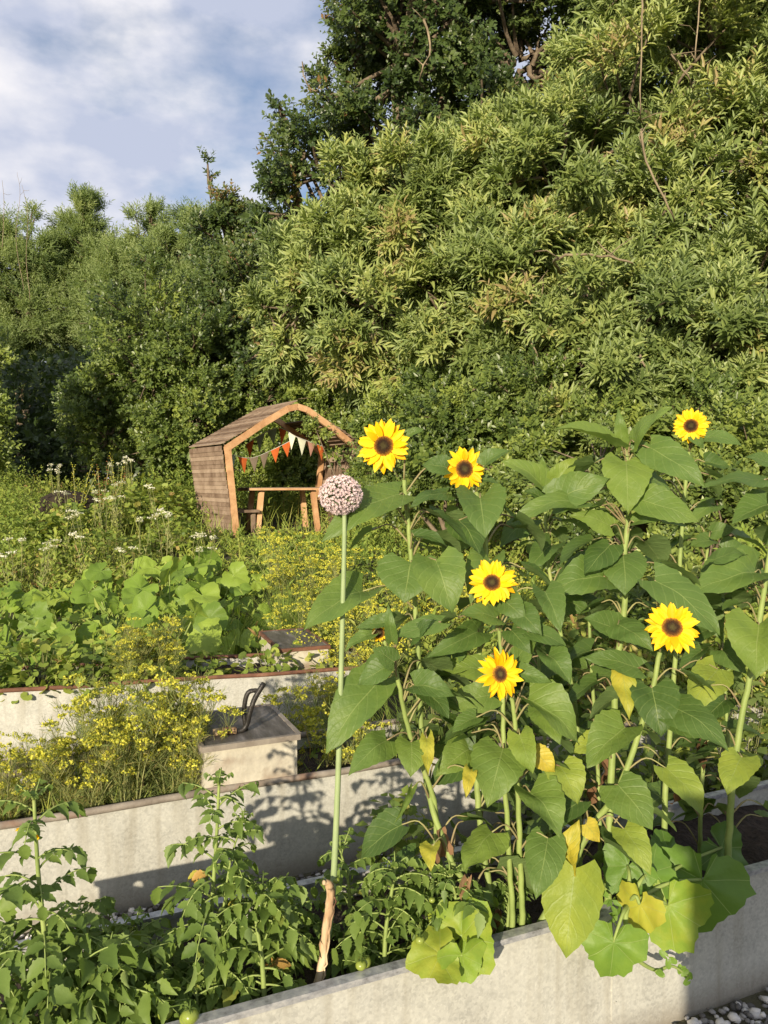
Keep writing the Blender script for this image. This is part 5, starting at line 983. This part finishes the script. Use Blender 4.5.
tree('broadleaf_shrub', 'dark leafy shrub behind the right hand sunflowers', 'shrub', [(600, 470, 6.3, .6), (680, 460, 6.2, .6), (750, 470, 6.1, .6), (720, 540, 5.6, .5), (620, 550, 5.9, .5), (560, 500, 6.5, .5), (780, 560, 5.4, .5), (660, 620, 5.2, .45), (740, 640, 4.8, .45)],
     (670, 6.4), BUSHL, SMALL, 6500, 11, .06, .03, .16, 'shrubs behind the troughs', sub=.29, trunk_r=.05, rn=.6, nsub=20)
tree('broadleaf_shrub', 'bright yellow green shrub behind the right sunflower stems', 'shrub', [(700, 640, 4.4, .32), (740, 700, 4.1, .3), (660, 700, 4.3, .3), (600, 690, 4.5, .35), (560, 640, 4.8, .35), (770, 620, 4.3, .35)],
     (680, 4.5), HERBL, LANCE, 1500, 10, .06, .022, .14, 'shrubs behind the troughs', sub=.45, trunk_r=.025, rn=.5, nsub=20)
# oak behind
tree('oak_tree', 'large dark oak with reddish young shoots rising behind the pale trees', 'tree', [(405, 60, 13.5, 1.6), (362, 110, 13.8, 1.1), (355, 40, 13.6, .85), (450, 10, 13.5, 1.8), (330, 180, 14, 1.2), (400, 170, 13.6, 1.5), (300, 215, 14.2, .9), (320, 270, 14.2, 1.2), (520, 70, 13.5, 1.7), (500, 180, 13.5, 1.7), (590, 0, 13.6, 1.8), (385, -50, 14, 1.3), (450, -90, 14, 2), (285, 118, 13.6, .42, .3), (298, 165, 13.8, .55, .4), (300, 330, 14, 1.1), (430, 300, 14, 1.4)],
     (420, 14.5), OAKL, SMALL, 15000, 9, .115, .072, .26, 'dark trees behind the hedge', sub=.24, trunk_r=.28, nsub=26, rn=.45, upb=.25, openness=.4,
     bare=[(.03, [(425, 20, 12.2), (430, 50, 12.1), (420, 75, 12.1)]), (.02, [(330, 100, 12.8), (308, 85, 12.7), (302, 62, 12.7)])])
tree('oak_tree', 'dark oak with a tall thin leading shoot left of the large oak', 'tree', [(248, 280, 17.5, 1.0), (228, 245, 17.8, .7, .9), (262, 245, 17.5, .6, .7), (250, 330, 17, 1.3), (222, 310, 17.5, .9), (285, 320, 17, 1.1), (240, 365, 16.5, 1.2), (209, 185, 17.6, .12, .7), (218, 212, 17.6, .2, .6), (232, 225, 17.5, .3, .5)],
     (245, 17.6), OAKL, SMALL, 7500, 9, .12, .07, .3, 'dark trees behind the hedge', sub=.3, trunk_r=.2, nsub=30, rn=.5, upb=.4)
# middle bushes at left
tree('hawthorn_tree', 'rounded mid green hawthorn left of the shelter roof', 'tree', [(160, 380, 15.5, 1.3), (120, 400, 15.8, 1.0), (195, 360, 15.5, 1.0), (150, 330, 16, 1.2), (200, 420, 15, .9), (110, 440, 15.5, .8), (170, 440, 15, .9)], (160, 16.5), BUSHL, SMALL, 7500, 10, .09, .055, .24, 'bushes left of the shelter', sub=.32, trunk_r=.12, nsub=30, rn=.38, upb=.3)
tree('hawthorn_tree', 'leafy hawthorn bush directly behind the shelter', 'tree', [(262, 405, 16, 1.1), (300, 445, 15.6, 1.0), (240, 445, 16, 1.0), (340, 450, 15.4, 1.0), (285, 480, 15.4, .8), (350, 400, 15.4, 1.1), (215, 460, 15.8, .8), (320, 410, 15.6, .8), (370, 470, 15, .9)], (285, 16.4), BUSHL, SMALL, 7500, 10, .08, .05, .2, 'bushes left of the shelter', sub=.34, trunk_r=.1, nsub=30, rn=.6, upb=.3)
tree('hawthorn_tree', 'twiggy shrub growing over the right side of the shelter', 'tree', [(372, 470, 11.4, .28), (316, 430, 11.6, .13), (376, 505, 11, .3), (362, 535, 10.8, .25), (382, 430, 11.4, .3), (336, 458, 12.0, .10)], (350, 11.8), BUSHL, SMALL, 1700, 10, .06, .035, .16, 'bushes left of the shelter', sub=.4, trunk_r=.04, nsub=16, rn=.5, upb=.4)
tree('hawthorn_tree', 'sunlit bush poking in at the left edge below the dark trees', 'tree', [(-25, 380, 12, .55, .9), (-30, 330, 12.2, .6), (-30, 440, 11.8, .6), (-60, 400, 12, .8)], (-40, 12.4), BUSHL, SMALL, 1800, 10, .08, .045, .2, 'bushes left of the shelter', sub=.35, trunk_r=.06, nsub=18, rn=.65)
# far willows
FW = [('far willow at the left edge with bare pale twigs in its top', [(10, 270, 27, 1.3), (38, 258, 27, .8), (-5, 250, 27, 1.1), (30, 320, 27, 1.5), (0, 350, 27, 1.6), (32, 228, 27, .35, .8)], 20, [(.012, [(24, 290, 25.5), (16, 240, 25.4), (20, 195, 25.4), (17, 172, 25.4)]), (.014, [(30, 300, 25.5), (26, 255, 25.4), (28, 215, 25.4), (22, 185, 25.4)]), (.014, [(2, 250, 25.5), (4, 205, 25.5), (2, 180, 25.4)])]),
      ('far grey green willow with a tall domed top, second from the left', [(82, 228, 28, .85, 1.2), (92, 262, 28, 1.1), (72, 290, 28, 1.3), (100, 320, 27.5, 1.5), (70, 250, 28, .7)], 85, []),
      ('far willow with a broad soft crown in the middle of the group', [(140, 240, 26, .8, 1.0), (125, 285, 26, 1.3), (158, 290, 26, 1.3), (140, 335, 26, 1.7), (150, 225, 26, .45, .7), (118, 250, 26, .6, .8)], 140, []),
      ('far willow with two rounded tops right of the middle', [(185, 238, 25, .8, 1.0), (175, 268, 25, 1.1), (202, 278, 25, 1.1), (185, 320, 25, 1.6), (208, 240, 25, .5, .6)], 188, []),
      ('low far willow behind the shelter side of the group', [(240, 300, 27, 1.3), (262, 340, 27, 1.6), (218, 330, 26, 1.5)], 240, [])]
for (lab, lobes, fxp, bare) in FW:
    tree('willow_tree', lab, 'tree', lobes, (fxp, lobes[0][2] + .5), FARL, SMALL, 9500, 10, .17, .032, .42, 'willows along the far edge', sub=.30, trunk_r=.2, nsub=30, openness=.45, rn=.5, droop=.25, upb=.9, bare=bare, spread=.6)
# dark wood behind everything
a = Acc(); n = 26000
xs = rs.uniform(-34, 34, n); top = 7.0 + 1.5 * np.sin(xs * .5) + 1.0 * np.sin(xs * 1.3 + 1); z = 1 + rs.uniform(0, 1, n) ** .8 * top; ys = 34 + rs.uniform(-3, 3, n)
sprigs(a, np.stack([xs, ys, z], 1), rdir(n, -.2), .6, 7, .34, .2, SMALL, .9, rs.uniform(0, .7, n))
n = 6000; xs = rs.uniform(-16, 16, n); ys = rs.uniform(19.5, 23, n); z = hgt(xs, ys) + rs.uniform(0, 3.6, n)
sprigs(a, np.stack([xs, ys, z], 1), rdir(n, -.2), .4, 7, .24, .14, SMALL, .9, rs.uniform(0, .4, n))
tag(a.build('woodland', OAKL), 'dark continuous wood closing the view behind the single trees', 'woodland', kind='stuff')
# trees out of frame at the left whose shade falls into the hollow
tree('alder_tree', 'large dark alder beyond the left edge shading the hollow', 'tree', [(-400, 330, 13, 2.4, 3.4), (-470, 180, 13, 2.2, 3), (-330, 200, 13.5, 1.9, 2.8), (-300, 380, 13.5, 1.7, 2.4), (-290, 250, 12.6, 1.8, 3.4), (-260, 130, 13.5, 1.4, 2.4)], (-380, 13.4), OAKL, SMALL, 9000, 9, .16, .11, .35, 'dark trees behind the hedge', sub=.4, trunk_r=.25, nsub=40)
# ground cover in the second trough
def cover():
    a = Acc(); n = 2600; u = rs.uniform(-2.2, 3.4, n); v = rs.uniform(3.04, 3.40, n); P = UD * u[:, None] + ND * v[:, None] + [0, 0, .325]
    pxx = P[:, 0] / P[:, 1] * F + 384; P = P[(pxx < 225) | (pxx > 640) | (rs.rand(n) < .12)]; n = len(P)
    D = np.stack([rs.normal(0, .35, n), rs.normal(0, .35, n), np.ones(n)], 1); leaves(a, P, D, rs.normal(size=(n, 3)) * [1, 1, .1], rs.uniform(.06, .24, n), .005, BLADE, np.clip(rs.normal(.7, .2, n), 0, 1))
    m = 420; i = rs.randint(0, n, m); sprigs(a, P[i], rdir(m, .3), rs.uniform(.05, .14, m), 7, .03, .014, SMALL, 1, rs.uniform(.2, .7, m))
    tag(a.build('dry_grass', HERBL), 'short dry grass and weeds between the dill in the second trough', 'grass', kind='stuff')
cover()
# ------------------------------------------------------------------ unseen cupboard added to cast the viewer's shadow on the trough's right end
WIND = np.array([math.cos(R(SUN_AZ)), -math.sin(R(SUN_AZ)), 0]); LD = np.array([math.sin(R(SUN_AZ)), math.cos(R(SUN_AZ)), 0])
sh = np.array([.888, 2.22, 0]) - LD * 3.9
t = thing('added_shade_cupboard', 'upright weathered board cupboard added unseen behind the viewer to shade the near trough', 'cupboard', sh, None, -R(SUN_AZ))
a = Acc()
for i in range(9): box(a, i * .105, i * .105 + .1, -.5, -.48, 0, 1.66, rnd=rs.rand()); box(a, i * .105, i * .105 + .1, 0, .02, 0, 1.66, rnd=rs.rand())
for i in range(5): box(a, 0, .02, -.48 + i * .096, -.48 + i * .096 + .092, 0, 1.66, rnd=rs.rand()); box(a, .92, .94, -.48 + i * .096, -.48 + i * .096 + .092, 0, 1.66, rnd=rs.rand())
a.build('walls', WEATH, t, smooth=False)
a = Acc(); box(a, -.03, .97, -.54, .06, 1.662, 1.69); a.build('roof', WEATH, t, smooth=False)
a = Acc(); box(a, .08, .86, .022, .04, .06, 1.58, rnd=.2); d_ = a.build('door', WEATH, t, smooth=False)
a = Acc(); box(a, .78, .80, .042, .07, .8, .92, rnd=.2); a.build('handle', HOSE, d_, smooth=False)

# leafy weeds between the troughs and in the second trough, behind the sunflowers
WL = [('dark leafy weed behind the small sunflower bud', 400, 2.7, .16, .30), ('leafy weed in shade left of the leaning stem', 560, 2.72, .2, .42), ('tall weed behind the tall leafy sunflower stem', 610, 2.75, .22, .5), ('weed with pointed leaves behind the leaning sunflower', 655, 2.7, .2, .45), ('bushy weed in shade right of the leaning stem', 700, 2.72, .22, .52), ('tall weed behind the right hand sunflower stem', 745, 2.7, .22, .55), ('weed at the right edge behind the trough', 790, 2.72, .22, .5),
      ('leafy plant growing in the second trough behind the middle stems', 500, 3.15, .2, .34), ('leafy plant in the second trough behind the tall leafy sunflower', 585, 3.2, .22, .40), ('leafy plant in the second trough by the right stems', 680, 3.15, .24, .42), ('leafy plant in the second trough at the right edge', 760, 3.2, .24, .42), ('low plant in the second trough behind the sunflower bud', 440, 3.2, .18, .3)]
for i, (lab, px, n_, r_, h_) in enumerate(WL):
    P = W(px, 700, dn(px, n_)); leafy_mound(lab, (P[0], P[1], .32 if n_ > 3 else 0.0), r_, h_ * 1.25, 300, .055, BUSHL if i % 2 else HERBL, 'leafy_weed', 'weed', 'weeds behind the sunflowers', LANCE if i % 3 else SMALL, .35)
ML = [('pale green leafy clump in the meadow at the left edge', 12, 510, 9.5, .5, .62), ('bright leafy clump below the dark heap', 50, 515, 9.8, .45, .5), ('yellowish clump left of the white flowers', 28, 545, 8.4, .42, .5), ('large leaved green clump among the white flowers', 105, 530, 9, .5, .55), ('tall leafy clump right of the dark heap', 135, 480, 12, .7, .95), ('dense bright clump under the tree shade at left', 20, 480, 12.5, .8, 1.0), ('leafy clump against the left wall of the shelter', 172, 525, 10.2, .4, .5), ('round green clump left of the shelter wall', 160, 490, 12.3, .6, .9), ('low clump between the white flowers and the big leaves', 80, 555, 8, .4, .42), ('nettle like clump before the shelter wall', 195, 552, 8.6, .38, .28), ('spreading clump in the middle of the meadow', 75, 500, 10.8, .5, .6), ('thin leaved clump behind the big leaved plants', 140, 560, 8.2, .42, .5)]
for i, (lab, px, py, d, r_, h_) in enumerate(ML):
    P = W(px, py, d); leafy_mound(lab, (P[0], P[1], float(hgt(P[0], P[1]))), r_, h_, 650, (.07, .10, .06)[i % 3], HERBL, 'leafy_clump', 'wild plant', 'leafy clumps in the meadow', (SMALL, ROUND, LANCE)[i % 3], (.35, .5, .65)[i % 3])
